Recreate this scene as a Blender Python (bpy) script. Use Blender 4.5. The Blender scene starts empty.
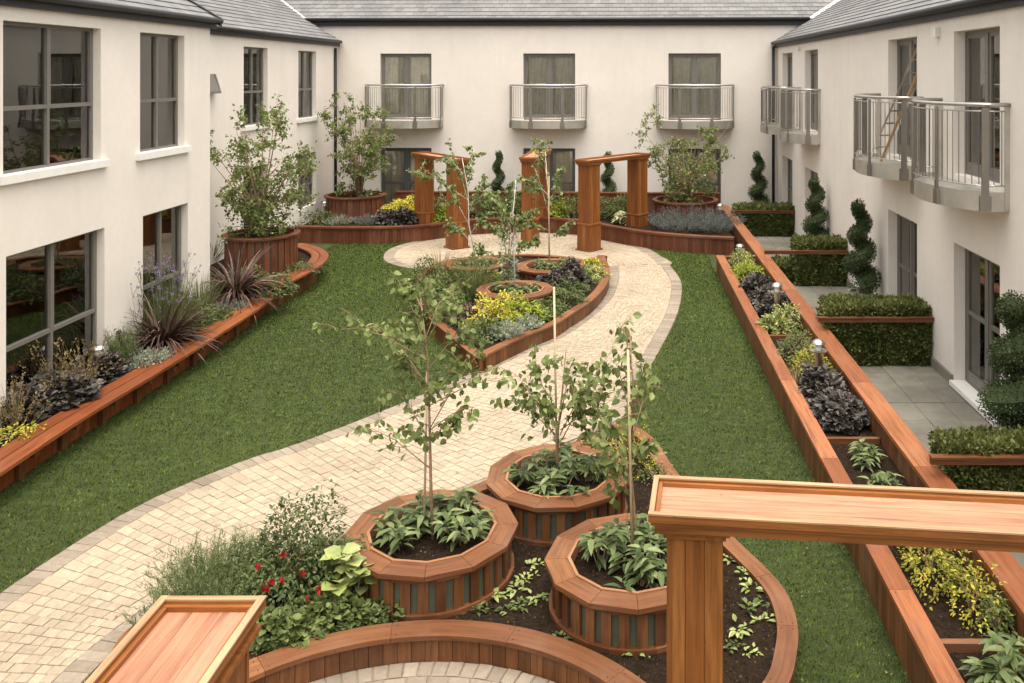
import bpy, math, random
import numpy as np
from mathutils import Vector, Matrix, noise

random.seed(7); np.random.seed(7)
R = math.radians
SC = bpy.context.scene
COL = SC.collection

# ------------------------------------------------------------------ camera
CX, CY, F, H = 622.0, 74.0, 880.0, 4.5
cam_d = bpy.data.cameras.new('camera'); cam = bpy.data.objects.new('camera', cam_d); COL.objects.link(cam)
cam.location = (0, 0, H); cam.rotation_euler = (R(90), 0, 0)
cam_d.sensor_width = 36; cam_d.lens = F*36/1024
cam_d.shift_x = -(CX-512)/1024; cam_d.shift_y = (CY-341.5)/1024
cam_d.clip_start = 0.05; cam_d.clip_end = 500
SC.camera = cam
# ------------------------------------------------------------------ world / sun
EL, AZ = 80, 38          # sun elevation; azimuth measured from -Y towards +X
w = bpy.data.worlds.new('World'); SC.world = w; w.use_nodes = True
nt = w.node_tree; nt.nodes.clear()
sky = nt.nodes.new('ShaderNodeTexSky'); sky.sky_type = 'NISHITA'; sky.sun_disc = False
sky.sun_elevation = R(EL); sky.sun_rotation = R(180-AZ)
sky.dust_density = 5; sky.air_density = 1.0; sky.ozone_density = 1.0
hs = nt.nodes.new('ShaderNodeHueSaturation'); hs.inputs['Saturation'].default_value = 0.25
tint = nt.nodes.new('ShaderNodeMix'); tint.data_type = 'RGBA'; tint.blend_type = 'MULTIPLY'
tint.inputs['Factor'].default_value = 1; tint.inputs['B'].default_value = (1.0, 0.95, 0.865, 1)
bg = nt.nodes.new('ShaderNodeBackground'); bg.inputs['Strength'].default_value = 0.15
wo = nt.nodes.new('ShaderNodeOutputWorld')
nt.links.new(sky.outputs[0], hs.inputs['Color']); nt.links.new(hs.outputs[0], tint.inputs['A'])
nt.links.new(tint.outputs['Result'], bg.inputs['Color']); nt.links.new(bg.outputs[0], wo.inputs['Surface'])
sl = bpy.data.lights.new('sun', 'SUN'); sl.energy = 0.75; sl.angle = R(85); sl.color = (1, 0.945, 0.87)
sun = bpy.data.objects.new('sun', sl); COL.objects.link(sun)
sd = Vector((math.sin(R(AZ))*math.cos(R(EL)), -math.cos(R(AZ))*math.cos(R(EL)), math.sin(R(EL))))
sun.rotation_euler = sd.to_track_quat('Z', 'Y').to_euler(); sun.location = (5, -5, 12)
SC.render.engine = 'CYCLES'
SC.view_settings.view_transform = 'Standard'; SC.view_settings.look = 'None'
SC.view_settings.gamma = 1; SC.view_settings.use_curve_mapping = False
SC.view_settings.exposure = 1.47

# ------------------------------------------------------------------ helpers
def W(px, py, z=0.0):
    d = (H-z)*F/(py-CY)
    return ((px-CX)*d/F, d)
def WD(px, py, d):
    return Vector(((px-CX)*d/F, d, H-(py-CY)*d/F))

def props(o, label=None, cat=None, group=None, kind=None):
    if label: o['label'] = label
    if cat: o['category'] = cat
    if group: o['group'] = group
    if kind: o['kind'] = kind
    return o
def thing(name, label, cat, loc=(0, 0, 0), group=None):
    o = bpy.data.objects.new(name, None); COL.objects.link(o); o.location = loc; o.empty_display_size = .2
    return props(o, label, cat, group)
def base_of(o):
    v = Vector((0, 0, 0))
    while o is not None:
        v += o.location; o = o.parent
    return v

class MB:
    def __init__(s): s.v = []; s.f = []; s.n = 0; s.g = []
    def add(s, verts, faces, g=None):
        verts = np.asarray(verts, dtype=np.float64).reshape(-1, 3)
        s.v.append(verts); s.g.append(verts if g is None else np.asarray(g, dtype=np.float64)); n = s.n
        s.f += [tuple(i+n for i in f) for f in faces]
        s.n += len(verts)
    def hexa(s, b, t):      # bottom 4, top 4 points
        P = np.array([tuple(p) for p in list(b)+list(t)], float); e = [P[1]-P[0], P[3]-P[0], P[4]-P[0]]; ln = [np.linalg.norm(x) for x in e]
        o = sorted(range(3), key=lambda i: -ln[i]); g = np.stack([(P-P[0]) @ (e[i]/max(ln[i], 1e-9)) for i in o], 1)+P[0].sum()*.37
        s.add(P, [(3,2,1,0),(4,5,6,7),(0,1,5,4),(1,2,6,5),(2,3,7,6),(3,0,4,7)], g)
    def box(s, x0, x1, y0, y1, z0, z1):
        s.hexa([(x0,y0,z0),(x1,y0,z0),(x1,y1,z0),(x0,y1,z0)], [(x0,y0,z1),(x1,y0,z1),(x1,y1,z1),(x0,y1,z1)])
    def obox(s, c, u, n, hu, hn, z0, z1):   # oriented box: centre (x,y), unit u, unit n
        c = Vector((c[0], c[1])); u = Vector(u[:2]); n = Vector(n[:2])
        q = [c-u*hu-n*hn, c+u*hu-n*hn, c+u*hu+n*hn, c-u*hu+n*hn]
        if u.x*n.y-u.y*n.x < 0: q = q[::-1]
        s.hexa([(p.x,p.y,z0) for p in q], [(p.x,p.y,z1) for p in q])
    def ribbon(s, A, B, z0, z1):            # closed solid between two 2D polylines
        m = len(A); vs = []
        for a, b in zip(A, B):
            vs += [(a[0],a[1],z0),(b[0],b[1],z0),(b[0],b[1],z1),(a[0],a[1],z1)]
        fs = []
        for i in range(m-1):
            o = 4*i; p = o+4
            for k in range(4):
                fs.append((o+k, p+k, p+(k+1)%4, o+(k+1)%4))
        fs += [(0,1,2,3), (4*m-1,4*m-2,4*m-3,4*m-4)]
        Lc = 0; g = []
        wd_ = (Vector(A[0][:2])-Vector(B[0][:2])).length
        tot = sum((Vector(A[i+1][:2])-Vector(A[i][:2])).length for i in range(m-1))
        for i in range(m):
            if i: Lc += (Vector(A[i][:2])-Vector(A[i-1][:2])).length
            for (a_, z_) in ((0, z0), (wd_, z0), (wd_, z1), (0, z1)):
                g.append((z_, Lc, a_) if z1-z0 > tot else (Lc, a_, z_))
        s.add(vs, fs, np.array(g)+A[0][0]*.73+A[0][1]*.41)
    def tube(s, pts, r, seg=8):
        pts = [Vector(p) for p in pts]; m = len(pts)
        rs = r if isinstance(r, (list, tuple)) else [r]*m
        vs = []; fs = []
        for i, p in enumerate(pts):
            t = (pts[min(i+1,m-1)]-pts[max(i-1,0)]).normalized()
            a = t.cross(Vector((0,0,1)));
            if a.length < 1e-3: a = t.cross(Vector((1,0,0)))
            a.normalize(); b = t.cross(a)
            for k in range(seg):
                an = 2*math.pi*k/seg; vs.append(p+(a*math.cos(an)+b*math.sin(an))*rs[i])
        for i in range(m-1):
            for k in range(seg):
                k2 = (k+1)%seg; fs.append((i*seg+k, i*seg+k2, (i+1)*seg+k2, (i+1)*seg+k))
        fs.append(tuple(range(seg))[::-1]); fs.append(tuple((m-1)*seg+k for k in range(seg)))
        s.add([tuple(v) for v in vs], fs)
    def lathe(s, c, prof, seg=24):          # prof list of (r,z) bottom to top
        vs = []; fs = []
        for r, z in prof:
            for k in range(seg):
                a = 2*math.pi*k/seg; vs.append((c[0]+r*math.cos(a), c[1]+r*math.sin(a), z))
        m = len(prof)
        for i in range(m-1):
            for k in range(seg):
                k2 = (k+1)%seg; fs.append((i*seg+k, i*seg+k2, (i+1)*seg+k2, (i+1)*seg+k))
        fs.append(tuple(range(seg))[::-1]); fs.append(tuple((m-1)*seg+k for k in range(seg)))
        s.add(vs, fs)
    def batch(s, tv, tf, pos, rot, sc):     # many copies of a template
        tv = np.asarray(tv, float); N = len(pos)
        if N == 0: return
        sc = np.asarray(sc, float).reshape(N, 1, -1)
        P = np.einsum('nij,nkj->nki', rot, tv[None]*sc) + np.asarray(pos)[:, None, :]
        k = len(tv); s.v.append(P.reshape(-1, 3)); s.g.append(P.reshape(-1, 3))
        base = s.n
        F_ = [tuple(f) for f in tf]
        for i in range(N):
            o = base+i*k
            s.f += [tuple(o+j for j in f) for f in F_]
        s.n += N*k
    def build(s, name, mat, parent=None, smooth=False):
        V = np.concatenate(s.v) if s.v else np.zeros((0, 3))
        if parent is not None:
            V = V-np.array(base_of(parent))
        me = bpy.data.meshes.new(name)
        nv = len(V); lt = [len(f) for f in s.f]; nl = sum(lt)
        me.vertices.add(nv); me.vertices.foreach_set('co', V.astype(np.float32).ravel())
        me.loops.add(nl); me.loops.foreach_set('vertex_index', np.fromiter((i for f in s.f for i in f), dtype=np.int32, count=nl))
        me.polygons.add(len(lt))
        st = np.concatenate([[0], np.cumsum(lt)[:-1]]).astype(np.int32) if lt else np.zeros(0, np.int32)
        me.polygons.foreach_set('loop_start', st)
        if 'timber' in mat.name or 'wood' in mat.name:
            at_ = me.attributes.new('grain', 'FLOAT_VECTOR', 'POINT'); at_.data.foreach_set('vector', np.concatenate(s.g).astype(np.float32).ravel())
        me.update(calc_edges=True); me.validate()
        me.polygons.foreach_set('use_smooth', [bool(smooth)]*len(me.polygons))
        me.materials.append(mat)
        o = bpy.data.objects.new(name, me); COL.objects.link(o)
        if parent is not None: o.parent = parent
        return o
def solo(mb, name, mat, loc, label, cat, group=None, smooth=False, kind=None):
    """a thing that is one mesh, origin at loc"""
    mb.v = [v-np.array(loc) for v in mb.v]
    o = mb.build(name, mat, None, smooth); o.location = loc
    return props(o, label, cat, group, kind)

# curves ------------------------------------------------------------
def catmull(P, k=12, closed=False):
    P = [Vector(p[:2]) for p in P]; out = []; n = len(P)
    rng = range(n) if closed else range(n-1)
    for i in rng:
        if closed: a, b, c, d = P[(i-1)%n], P[i], P[(i+1)%n], P[(i+2)%n]
        else: a, b, c, d = P[max(i-1,0)], P[i], P[i+1], P[min(i+2,n-1)]
        for j in range(k):
            t = j/k
            out.append(0.5*((2*b)+(c-a)*t+(2*a-5*b+4*c-d)*t*t+(3*b-a-3*c+d)*t**3))
    if not closed: out.append(P[-1])
    return out
def resample(P, step=None, n=None, closed=False):
    P = list(P)
    if closed: P = P+[P[0]]
    L = [0]
    for a, b in zip(P, P[1:]): L.append(L[-1]+(b-a).length)
    if n is None: n = max(2, int(round(L[-1]/step))+1)
    out = []; j = 0
    for i in range(n):
        t = L[-1]*i/(n-1)
        while j < len(L)-2 and L[j+1] < t: j += 1
        dl = L[j+1]-L[j]; f = (t-L[j])/dl if dl > 1e-9 else 0
        out.append(P[j].lerp(P[j+1], min(1, f)))
    return out
def offset(P, d):      # to the left of travel for +d
    out = []; n = len(P)
    closed = (P[0]-P[-1]).length < 1e-6
    for i in range(n):
        if closed and i in (0, n-1): t = P[1]-P[n-2]
        else: t = P[min(i+1,n-1)]-P[max(i-1,0)]
        t = t.normalized(); out.append(P[i]+Vector((-t.y, t.x))*d)
    return out
def inside(poly, x, y):
    c = False; n = len(poly); j = n-1
    for i in range(n):
        xi, yi = poly[i][0], poly[i][1]; xj, yj = poly[j][0], poly[j][1]
        if (yi > y) != (yj > y) and x < (xj-xi)*(y-yi)/(yj-yi)+xi: c = not c
        j = i
    return c
def flat_poly(mb, poly, z):
    from mathutils.geometry import tessellate_polygon
    V = [Vector((p[0], p[1], z)) for p in poly]
    tri = tessellate_polygon([V]); fs = []
    for t in tri:
        a, b, c = [V[i] for i in t]
        fs.append(tuple(t) if (b-a).cross(c-a).z > 0 else tuple(t)[::-1])
    mb.add([tuple(v) for v in V], fs)

# materials ----------------------------------------------------------
def newmat(name):
    m = bpy.data.materials.new(name); m.use_nodes = True
    nt = m.node_tree; return m, nt, nt.nodes['Principled BSDF']
def N(nt, t, **k):
    n = nt.nodes.new(t)
    for a, b in k.items():
        if a.startswith('i_'): n.inputs[a[2:].replace('_', ' ')].default_value = b
        else: setattr(n, a, b)
    return n
def ramp(nt, fac, stops):
    r = nt.nodes.new('ShaderNodeValToRGB'); e = r.color_ramp.elements
    while len(e) < len(stops): e.new(0.5)
    for i, (p, c) in enumerate(stops):
        e[i].position = p; e[i].color = (c[0], c[1], c[2], 1)
    nt.links.new(fac, r.inputs['Fac']); return r.outputs['Color']
def mixc(nt, a, b, f, mode='MIX'):
    m = nt.nodes.new('ShaderNodeMix'); m.data_type = 'RGBA'; m.blend_type = mode
    for s, val in (('A', a), ('B', b), ('Factor', f)):
        if isinstance(val, (int, float)): m.inputs[s].default_value = val
        elif isinstance(val, tuple): m.inputs[s].default_value = (*val, 1)
        else: nt.links.new(val, m.inputs[s])
    return m.outputs['Result']
def bump(nt, h, bsdf, strength=.3, dist=.01):
    b = N(nt, 'ShaderNodeBump', i_Strength=strength, i_Distance=dist); nt.links.new(h, b.inputs['Height']); nt.links.new(b.outputs[0], bsdf.inputs['Normal'])
def coords(nt, scale=(1,1,1), kind='Object'):
    if kind == 'World':
        g = N(nt, 'ShaderNodeNewGeometry'); src = g.outputs['Position']
    else:
        src = N(nt, 'ShaderNodeTexCoord').outputs[kind]
    mp = N(nt, 'ShaderNodeMapping'); mp.inputs['Scale'].default_value = scale
    nt.links.new(src, mp.inputs['Vector']); return mp.outputs[0]
def noise_t(nt, vec, scale, detail=4, rough=.55):
    n = N(nt, 'ShaderNodeTexNoise', i_Scale=scale, i_Detail=detail, i_Roughness=rough); nt.links.new(vec, n.inputs['Vector']); return n.outputs['Fac']

def plain(name, col, rough=.6, metal=0, bumpy=0, var=.12, scale=8):
    m, nt, b = newmat(name); b.inputs['Roughness'].default_value = rough; b.inputs['Metallic'].default_value = metal
    v = coords(nt); f = noise_t(nt, v, scale)
    c = ramp(nt, f, [(.3, tuple(x*(1-var) for x in col)), (.7, tuple(min(1, x*(1+var)) for x in col))])
    nt.links.new(c, b.inputs['Base Color'])
    if bumpy: bump(nt, noise_t(nt, v, scale*6), b, bumpy, .01)
    return m
def stucco(name, col):
    m, nt, b = newmat(name); b.inputs['Roughness'].default_value = .9
    v = coords(nt, kind='World'); vs = coords(nt, (1.6, 1.6, .22), 'World')
    f1 = noise_t(nt, v, .9, 5, .6); f2 = noise_t(nt, vs, 2.2, 6, .62); f3 = noise_t(nt, v, 9, 4)
    c = ramp(nt, f1, [(.25, tuple(x*.93 for x in col)), (.75, tuple(x*1.04 for x in col))])
    c = mixc(nt, c, tuple(x*k for x, k in zip(col, (.80, .77, .72))), ramp(nt, f2, [(.52, (0,0,0)), (.85, (.40,.40,.40))]))
    c = mixc(nt, c, tuple(x*.9 for x in col), ramp(nt, f3, [(.45, (0,0,0)), (.8, (.5,.5,.5))]))
    nt.links.new(c, b.inputs['Base Color'])
    bump(nt, noise_t(nt, v, 60, 6, .7), b, .35, .006); return m
def wood(name, cols, rough=.55, wear=.25, gscale=(1,1,1), spec=.35):
    """timber: per-board colour, long grain, blotches of weathering"""
    m, nt, b = newmat(name)
    g = N(nt, 'ShaderNodeNewGeometry'); rnd = g.outputs['Random Per Island']
    base = ramp(nt, rnd, [(0, cols[0]), (.5, cols[1]), (1, cols[2])])
    ga = N(nt, 'ShaderNodeAttribute', attribute_name='grain'); mp = N(nt, 'ShaderNodeMapping'); mp.inputs['Scale'].default_value = (.55, 9, 9)
    nt.links.new(ga.outputs['Vector'], mp.inputs['Vector']); v = mp.outputs[0]; v2 = coords(nt, kind='World')
    add = N(nt, 'ShaderNodeVectorMath', operation='ADD'); sc = N(nt, 'ShaderNodeVectorMath', operation='SCALE')
    cb = N(nt, 'ShaderNodeCombineXYZ'); nt.links.new(rnd, cb.inputs[0]); nt.links.new(rnd, cb.inputs[2])
    nt.links.new(cb.outputs[0], sc.inputs[0]); sc.inputs['Scale'].default_value = 37.0
    nt.links.new(v, add.inputs[0]); nt.links.new(sc.outputs[0], add.inputs[1])
    gr = noise_t(nt, add.outputs[0], 3.2, 7, .66)
    c = mixc(nt, base, tuple(x*.45 for x in cols[0]), ramp(nt, gr, [(.40, (0,0,0)), (.70, (.8,.8,.8))]))
    bl = noise_t(nt, v2, 1.7, 6, .6)
    c = mixc(nt, c, (.30, .19, .13), ramp(nt, bl, [(.5, (0,0,0)), (.85, (wear,wear,wear))]))
    kn = N(nt, 'ShaderNodeTexVoronoi', i_Scale=5.5); nt.links.new(v2, kn.inputs['Vector'])
    c = mixc(nt, c, (.10, .04, .02), ramp(nt, kn.outputs['Distance'], [(.02, (.7,.7,.7)), (.06, (0,0,0))]))
    nt.links.new(c, b.inputs['Base Color']); b.inputs['Roughness'].default_value = rough
    b.inputs['Specular IOR Level'].default_value = spec
    bump(nt, gr, b, .35, .004); return m
def leafmat(name, cols, rough=.5, trans=.28):
    m, nt, b = newmat(name)
    g = N(nt, 'ShaderNodeNewGeometry'); rnd = g.outputs['Random Per Island']
    n = len(cols); c = ramp(nt, rnd, [(i/(n-1) if n > 1 else 0, cl) for i, cl in enumerate(cols)])
    cl = noise_t(nt, coords(nt, kind='World'), 3.5, 3)
    c = mixc(nt, c, ramp(nt, cl, [(.3, (.62,.66,.6)), (.7, (1.25,1.22,1.1))]), 1.0, 'MULTIPLY')
    nt.links.new(c, b.inputs['Base Color']); b.inputs['Roughness'].default_value = rough
    b.inputs['Specular IOR Level'].default_value = .22
    if trans:
        t = N(nt, 'ShaderNodeBsdfTranslucent'); nt.links.new(c, t.inputs['Color'])
        mx = N(nt, 'ShaderNodeMixShader'); mx.inputs[0].default_value = trans
        out = nt.nodes['Material Output']
        nt.links.new(b.outputs[0], mx.inputs[1]); nt.links.new(t.outputs[0], mx.inputs[2]); nt.links.new(mx.outputs[0], out.inputs['Surface'])
    return m
def glassmat():
    m, nt, b = newmat('window_glass'); nt.nodes.remove(b)
    gl = N(nt, 'ShaderNodeBsdfGlossy', i_Roughness=.015); gl.inputs['Color'].default_value = (.95,.95,.93,1)
    tr = N(nt, 'ShaderNodeBsdfTransparent'); tr.inputs['Color'].default_value = (.96,.96,.93,1)
    fr = N(nt, 'ShaderNodeFresnel', i_IOR=1.55)
    mr = N(nt, 'ShaderNodeMath', operation='MULTIPLY_ADD'); nt.links.new(fr.outputs[0], mr.inputs[0]); mr.inputs[1].default_value = 1.1; mr.inputs[2].default_value = .06
    bn = N(nt, 'ShaderNodeBump', i_Strength=.05, i_Distance=.02); nt.links.new(noise_t(nt, coords(nt), 2.0, 1), bn.inputs['Height']); nt.links.new(bn.outputs[0], gl.inputs['Normal'])
    mx = N(nt, 'ShaderNodeMixShader'); nt.links.new(mr.outputs[0], mx.inputs[0]); nt.links.new(tr.outputs[0], mx.inputs[1]); nt.links.new(gl.outputs[0], mx.inputs[2])
    nt.links.new(mx.outputs[0], nt.nodes['Material Output'].inputs['Surface']); return m
def islandmat(name, stops, rough=.85, nscale=25, bmp=.3, spec=.3, dist=.01, dirt=.3):
    m, nt, b = newmat(name)
    g = N(nt, 'ShaderNodeNewGeometry'); c = ramp(nt, g.outputs['Random Per Island'], stops)
    v = coords(nt, kind='World')
    n1 = noise_t(nt, v, nscale, 6, .65); n2 = noise_t(nt, v, .8, 4)
    c = mixc(nt, c, ramp(nt, n1, [(.3, (.82,.82,.82)), (.7, (1.08,1.08,1.08))]), 1.0, 'MULTIPLY')
    c = mixc(nt, c, ramp(nt, n2, [(.35, (1-dirt,1-dirt,1-dirt)), (.6, (1.03,1.03,1.03))]), 1.0, 'MULTIPLY')
    nt.links.new(c, b.inputs['Base Color']); b.inputs['Roughness'].default_value = rough; b.inputs['Specular IOR Level'].default_value = spec
    bump(nt, n1, b, bmp, dist); return m

M = {}
M['render_wall'] = stucco('cream_render', (.78, .723, .655))
M['sill'] = plain('painted_sill', (.78, .76, .72), .6, var=.04)
M['frame'] = plain('grey_frame', (.16, .148, .13), .45, var=.05)
M['frame_dark'] = plain('dark_grey_frame', (.085, .087, .085), .45, var=.05)
M['glass'] = glassmat()
M['slate'] = islandmat('slate', [(0, (.145,.142,.142)), (.5, (.17,.166,.165)), (1, (.20,.195,.19))], .6, 14, .3, dirt=.15)
M['gutter'] = plain('black_gutter', (.009, .010, .011), .5)
M['lead'] = plain('lead_flashing', (.5, .5, .49), .5)
M['steel'] = plain('stainless_steel', (.55, .53, .50), .30, 1, var=.1, scale=3)
M['steel_dark'] = plain('satin_steel', (.30, .285, .26), .35, .9, var=.1, scale=3)
M['steel_flat'] = plain('brushed_steel', (.52, .50, .455), .38, .7, var=.14, scale=3)
M['curtain'] = islandmat('curtain', [(0, (.80,.76,.68)), (1, (.86,.82,.75))], .9, 8, .0, dirt=.05)
M['curtain_amber'] = islandmat('curtain_amber', [(0, (.58,.41,.24)), (1, (.68,.50,.31))], .9, 8, .0, dirt=.05)
M['room'] = plain('room_wall', (.60, .53, .43), .9)
M['room_floor'] = plain('room_floor', (.16, .09, .05), .7)
M['inner_wood'] = plain('interior_timber', (.40, .24, .11), .5)
M['white'] = plain('white_plastic', (.72, .71, .68), .4, var=.03)
V3 = (6, 6, .5)
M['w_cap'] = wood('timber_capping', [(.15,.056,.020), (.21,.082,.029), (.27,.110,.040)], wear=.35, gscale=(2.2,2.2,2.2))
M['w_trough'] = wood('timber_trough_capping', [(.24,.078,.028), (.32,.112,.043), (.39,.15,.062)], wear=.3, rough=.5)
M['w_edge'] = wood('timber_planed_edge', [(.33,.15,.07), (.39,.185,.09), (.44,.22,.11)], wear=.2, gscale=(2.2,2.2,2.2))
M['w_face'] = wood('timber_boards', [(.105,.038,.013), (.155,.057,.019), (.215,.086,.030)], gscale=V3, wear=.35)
M['w_bench'] = wood('timber_bench', [(.20,.052,.017), (.26,.074,.024), (.32,.10,.036)], gscale=(2,2,2), wear=.25, rough=.4)
M['w_far'] = wood('timber_dark', [(.115,.035,.016), (.165,.052,.023), (.215,.075,.035)], gscale=V3, wear=.3)
M['w_col'] = wood('timber_column', [(.20,.066,.016), (.27,.094,.023), (.33,.128,.035)], gscale=V3, wear=.1, rough=.42)
M['w_tray'] = wood('timber_tray_sheen', [(.36,.17,.095), (.42,.21,.12), (.47,.25,.15)], gscale=(1.2,7,7), wear=.3)  # pale timber, lightened further: sheen of the near right tray put into the colour
M['w_tray2'] = wood('timber_tray_long', [(.32,.135,.072), (.39,.175,.098), (.44,.215,.13)], gscale=(7,1.2,7), wear=.3)
M['w_lip'] = wood('timber_lip_highlight', [(.36,.195,.095), (.43,.25,.13), (.49,.30,.17)], gscale=(3,3,3), wear=.3)  # tan lip wood with the top edge highlight painted into its colour
M['liner'] = plain('planter_liner', (.085, .088, .056), .8)
M['bark'] = plain('young_bark', (.30, .19, .12), .8, bumpy=.3, var=.3, scale=20)
M['bark_pale'] = plain('pale_birch_bark', (.62, .58, .50), .8, bumpy=.3, var=.25, scale=14)
M['stake'] = plain('cane_stake', (.55, .42, .27), .7, var=.15, scale=10)
M['terracotta'] = plain('stone_pot', (.38, .36, .30), .8, bumpy=.3)
# soil
m, nt, b = newmat('soil'); v = coords(nt, kind='World'); f = noise_t(nt, v, 22, 8, .7)
nt.links.new(ramp(nt, f, [(.3, (.012,.008,.005)), (.62, (.040,.025,.015)), (.8, (.085,.055,.035))]), b.inputs['Base Color']); b.inputs['Roughness'].default_value = 1
b.inputs['Specular IOR Level'].default_value = .1
bump(nt, f, b, 1.0, .05); M['soil'] = m
M['crumb'] = islandmat('soil_crumb', [(0, (.015,.010,.006)), (.7, (.05,.032,.02)), (1, (.13,.085,.05))], 1, 30, .3)
# turf
m, nt, b = newmat('turf'); v = coords(nt, kind='World'); vst = coords(nt, (1.0, 3.2, 1), 'World')
f = noise_t(nt, v, 120, 4, .7); f2 = noise_t(nt, vst, 3.2, 6, .65); f3 = noise_t(nt, v, .35, 3)
c = ramp(nt, f, [(.3, (.020,.030,.003)), (.7, (.062,.085,.009))])
c = mixc(nt, c, (.09,.15,.045), ramp(nt, f2, [(.5, (0,0,0)), (.72, (.55,.55,.55))]))
c = mixc(nt, c, ramp(nt, f3, [(.3, (.85,.85,.85)), (.7, (1.15,1.15,1.1))]), 1.0, 'MULTIPLY')
nt.links.new(c, b.inputs['Base Color']); b.inputs['Roughness'].default_value = .85; bump(nt, f, b, .9, .03); M['turf'] = m
m, nt, b = newmat('turf_blade')
g = N(nt, 'ShaderNodeNewGeometry'); c = ramp(nt, g.outputs['Random Per Island'], [(0, (.031,.060,.006)), (.6, (.070,.112,.013)), (.97, (.112,.158,.026)), (1, (.18,.22,.06))])
vst = coords(nt, (1.0, 2.6, 1), 'World'); f2 = noise_t(nt, vst, 5.0, 9, .80); v = coords(nt, kind='World'); f3 = noise_t(nt, v, .35, 3)
c = mixc(nt, c, ramp(nt, f2, [(.38, (.48,.52,.42)), (.50, (.95,.95,.95)), (.62, (2.2,1.9,2.3))]), 1.0, 'MULTIPLY')
c = mixc(nt, c, ramp(nt, f3, [(.3, (.85,.85,.85)), (.7, (1.15,1.15,1.1))]), 1.0, 'MULTIPLY')
nt.links.new(c, b.inputs['Base Color']); b.inputs['Roughness'].default_value = .6; b.inputs['Specular IOR Level'].default_value = .10; M['blade'] = m
M['sand'] = plain('joint_sand', (.24, .19, .135), .95, bumpy=.4, scale=10)
M['paver'] = islandmat('beige_paver', [(0, (.335,.27,.196)), (.45, (.37,.30,.218)), (.9, (.40,.33,.242)), (1, (.315,.254,.188))], .9, 22, .35, dirt=.12)
M['paver_grey'] = islandmat('grey_paver', [(0, (.22,.18,.136)), (.6, (.265,.22,.17)), (1, (.305,.255,.20))], .9, 22, .35, dirt=.15)
M['slab'] = islandmat('patio_slab', [(0, (.19,.18,.145)), (.5, (.225,.21,.172)), (1, (.26,.245,.20))], .75, 6, .15, dirt=.3)
M['joint'] = plain('slab_joint', (.07, .068, .06), .95)
M['dirt'] = plain('bare_ground', (.14, .12, .10), .95)
# leaves
G = dict
L = {}
L['birch'] = leafmat('birch_leaf', [(.095,.13,.035), (.17,.215,.07), (.30,.35,.15)], .45, .3)
L['birch_dark'] = leafmat('birch_leaf_deep', [(.055,.075,.024), (.10,.13,.045), (.20,.235,.10)], .45, .25)
L['viburnum'] = leafmat('glossy_leaf', [(.055,.085,.032), (.12,.16,.06), (.25,.29,.14)], .35, .15)
L['green'] = leafmat('mid_green_leaf', [(.065,.09,.03), (.12,.155,.05), (.21,.25,.10)])
L['deep'] = leafmat('deep_green_leaf', [(.028,.046,.02), (.055,.082,.034), (.10,.13,.055)], .5, .12)
L['hedge'] = leafmat('hedge_leaf', [(.055,.073,.022), (.11,.135,.04), (.21,.23,.085)], .5, .12)
L['hedge_top'] = leafmat('hedge_top_leaf', [(.08,.10,.028), (.14,.16,.05), (.22,.23,.085)], .5, .2)  # paler leaves for the hedge top and upper edges
L['lime'] = leafmat('lime_leaf', [(.20,.26,.03), (.34,.40,.05), (.48,.50,.09)])
L['yellow'] = leafmat('yellow_leaf', [(.50,.44,.05), (.68,.60,.08), (.74,.70,.18)])
L['variegated'] = leafmat('variegated_leaf', [(.10,.16,.05), (.34,.36,.12), (.62,.60,.30)])
L['euonymus'] = leafmat('euonymus_leaf', [(.10,.15,.035), (.36,.34,.05), (.62,.52,.09)])
L['heuchera'] = leafmat('dark_purple_leaf', [(.035,.029,.028), (.080,.068,.066), (.175,.155,.15)], .45, .05)
L['phormium'] = leafmat('bronze_blade', [(.04,.022,.020), (.09,.05,.043), (.22,.14,.12)], .35, .08)
L['silver'] = leafmat('silver_leaf', [(.22,.25,.20), (.33,.36,.29), (.46,.49,.42)])
L['lavender'] = leafmat('lavender_leaf', [(.10,.12,.11), (.17,.19,.19), (.27,.28,.31)])
L['rosemary'] = leafmat('rosemary_leaf', [(.10,.14,.055), (.17,.21,.09), (.27,.31,.15)])
L['fuchsia'] = leafmat('fuchsia_leaf', [(.05,.08,.028), (.10,.135,.05), (.19,.21,.095)])
L['pale'] = leafmat('pale_lime_leaf', [(.26,.32,.11), (.36,.41,.16), (.44,.48,.22)])
L['blue'] = leafmat('blue_grey_leaf', [(.16,.20,.18), (.26,.31,.28), (.42,.46,.42)])
L['straw'] = leafmat('bronze_feather', [(.16,.11,.05), (.26,.19,.10), (.36,.29,.17)])
L['grass'] = leafmat('grass_blade', [(.09,.12,.04), (.15,.18,.07), (.24,.26,.12)])
L['red'] = leafmat('red_flower', [(.30,.008,.014), (.42,.014,.03)], .4, .2)
L['purple'] = leafmat('purple_flower', [(.20,.15,.32), (.32,.26,.46)], .5, .2)
L['cream'] = leafmat('cream_flower', [(.62,.60,.36), (.75,.74,.55)], .5, .2)
L['whitef'] = leafmat('white_flower', [(.6,.62,.6), (.8,.8,.78)], .5, .2)

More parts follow.
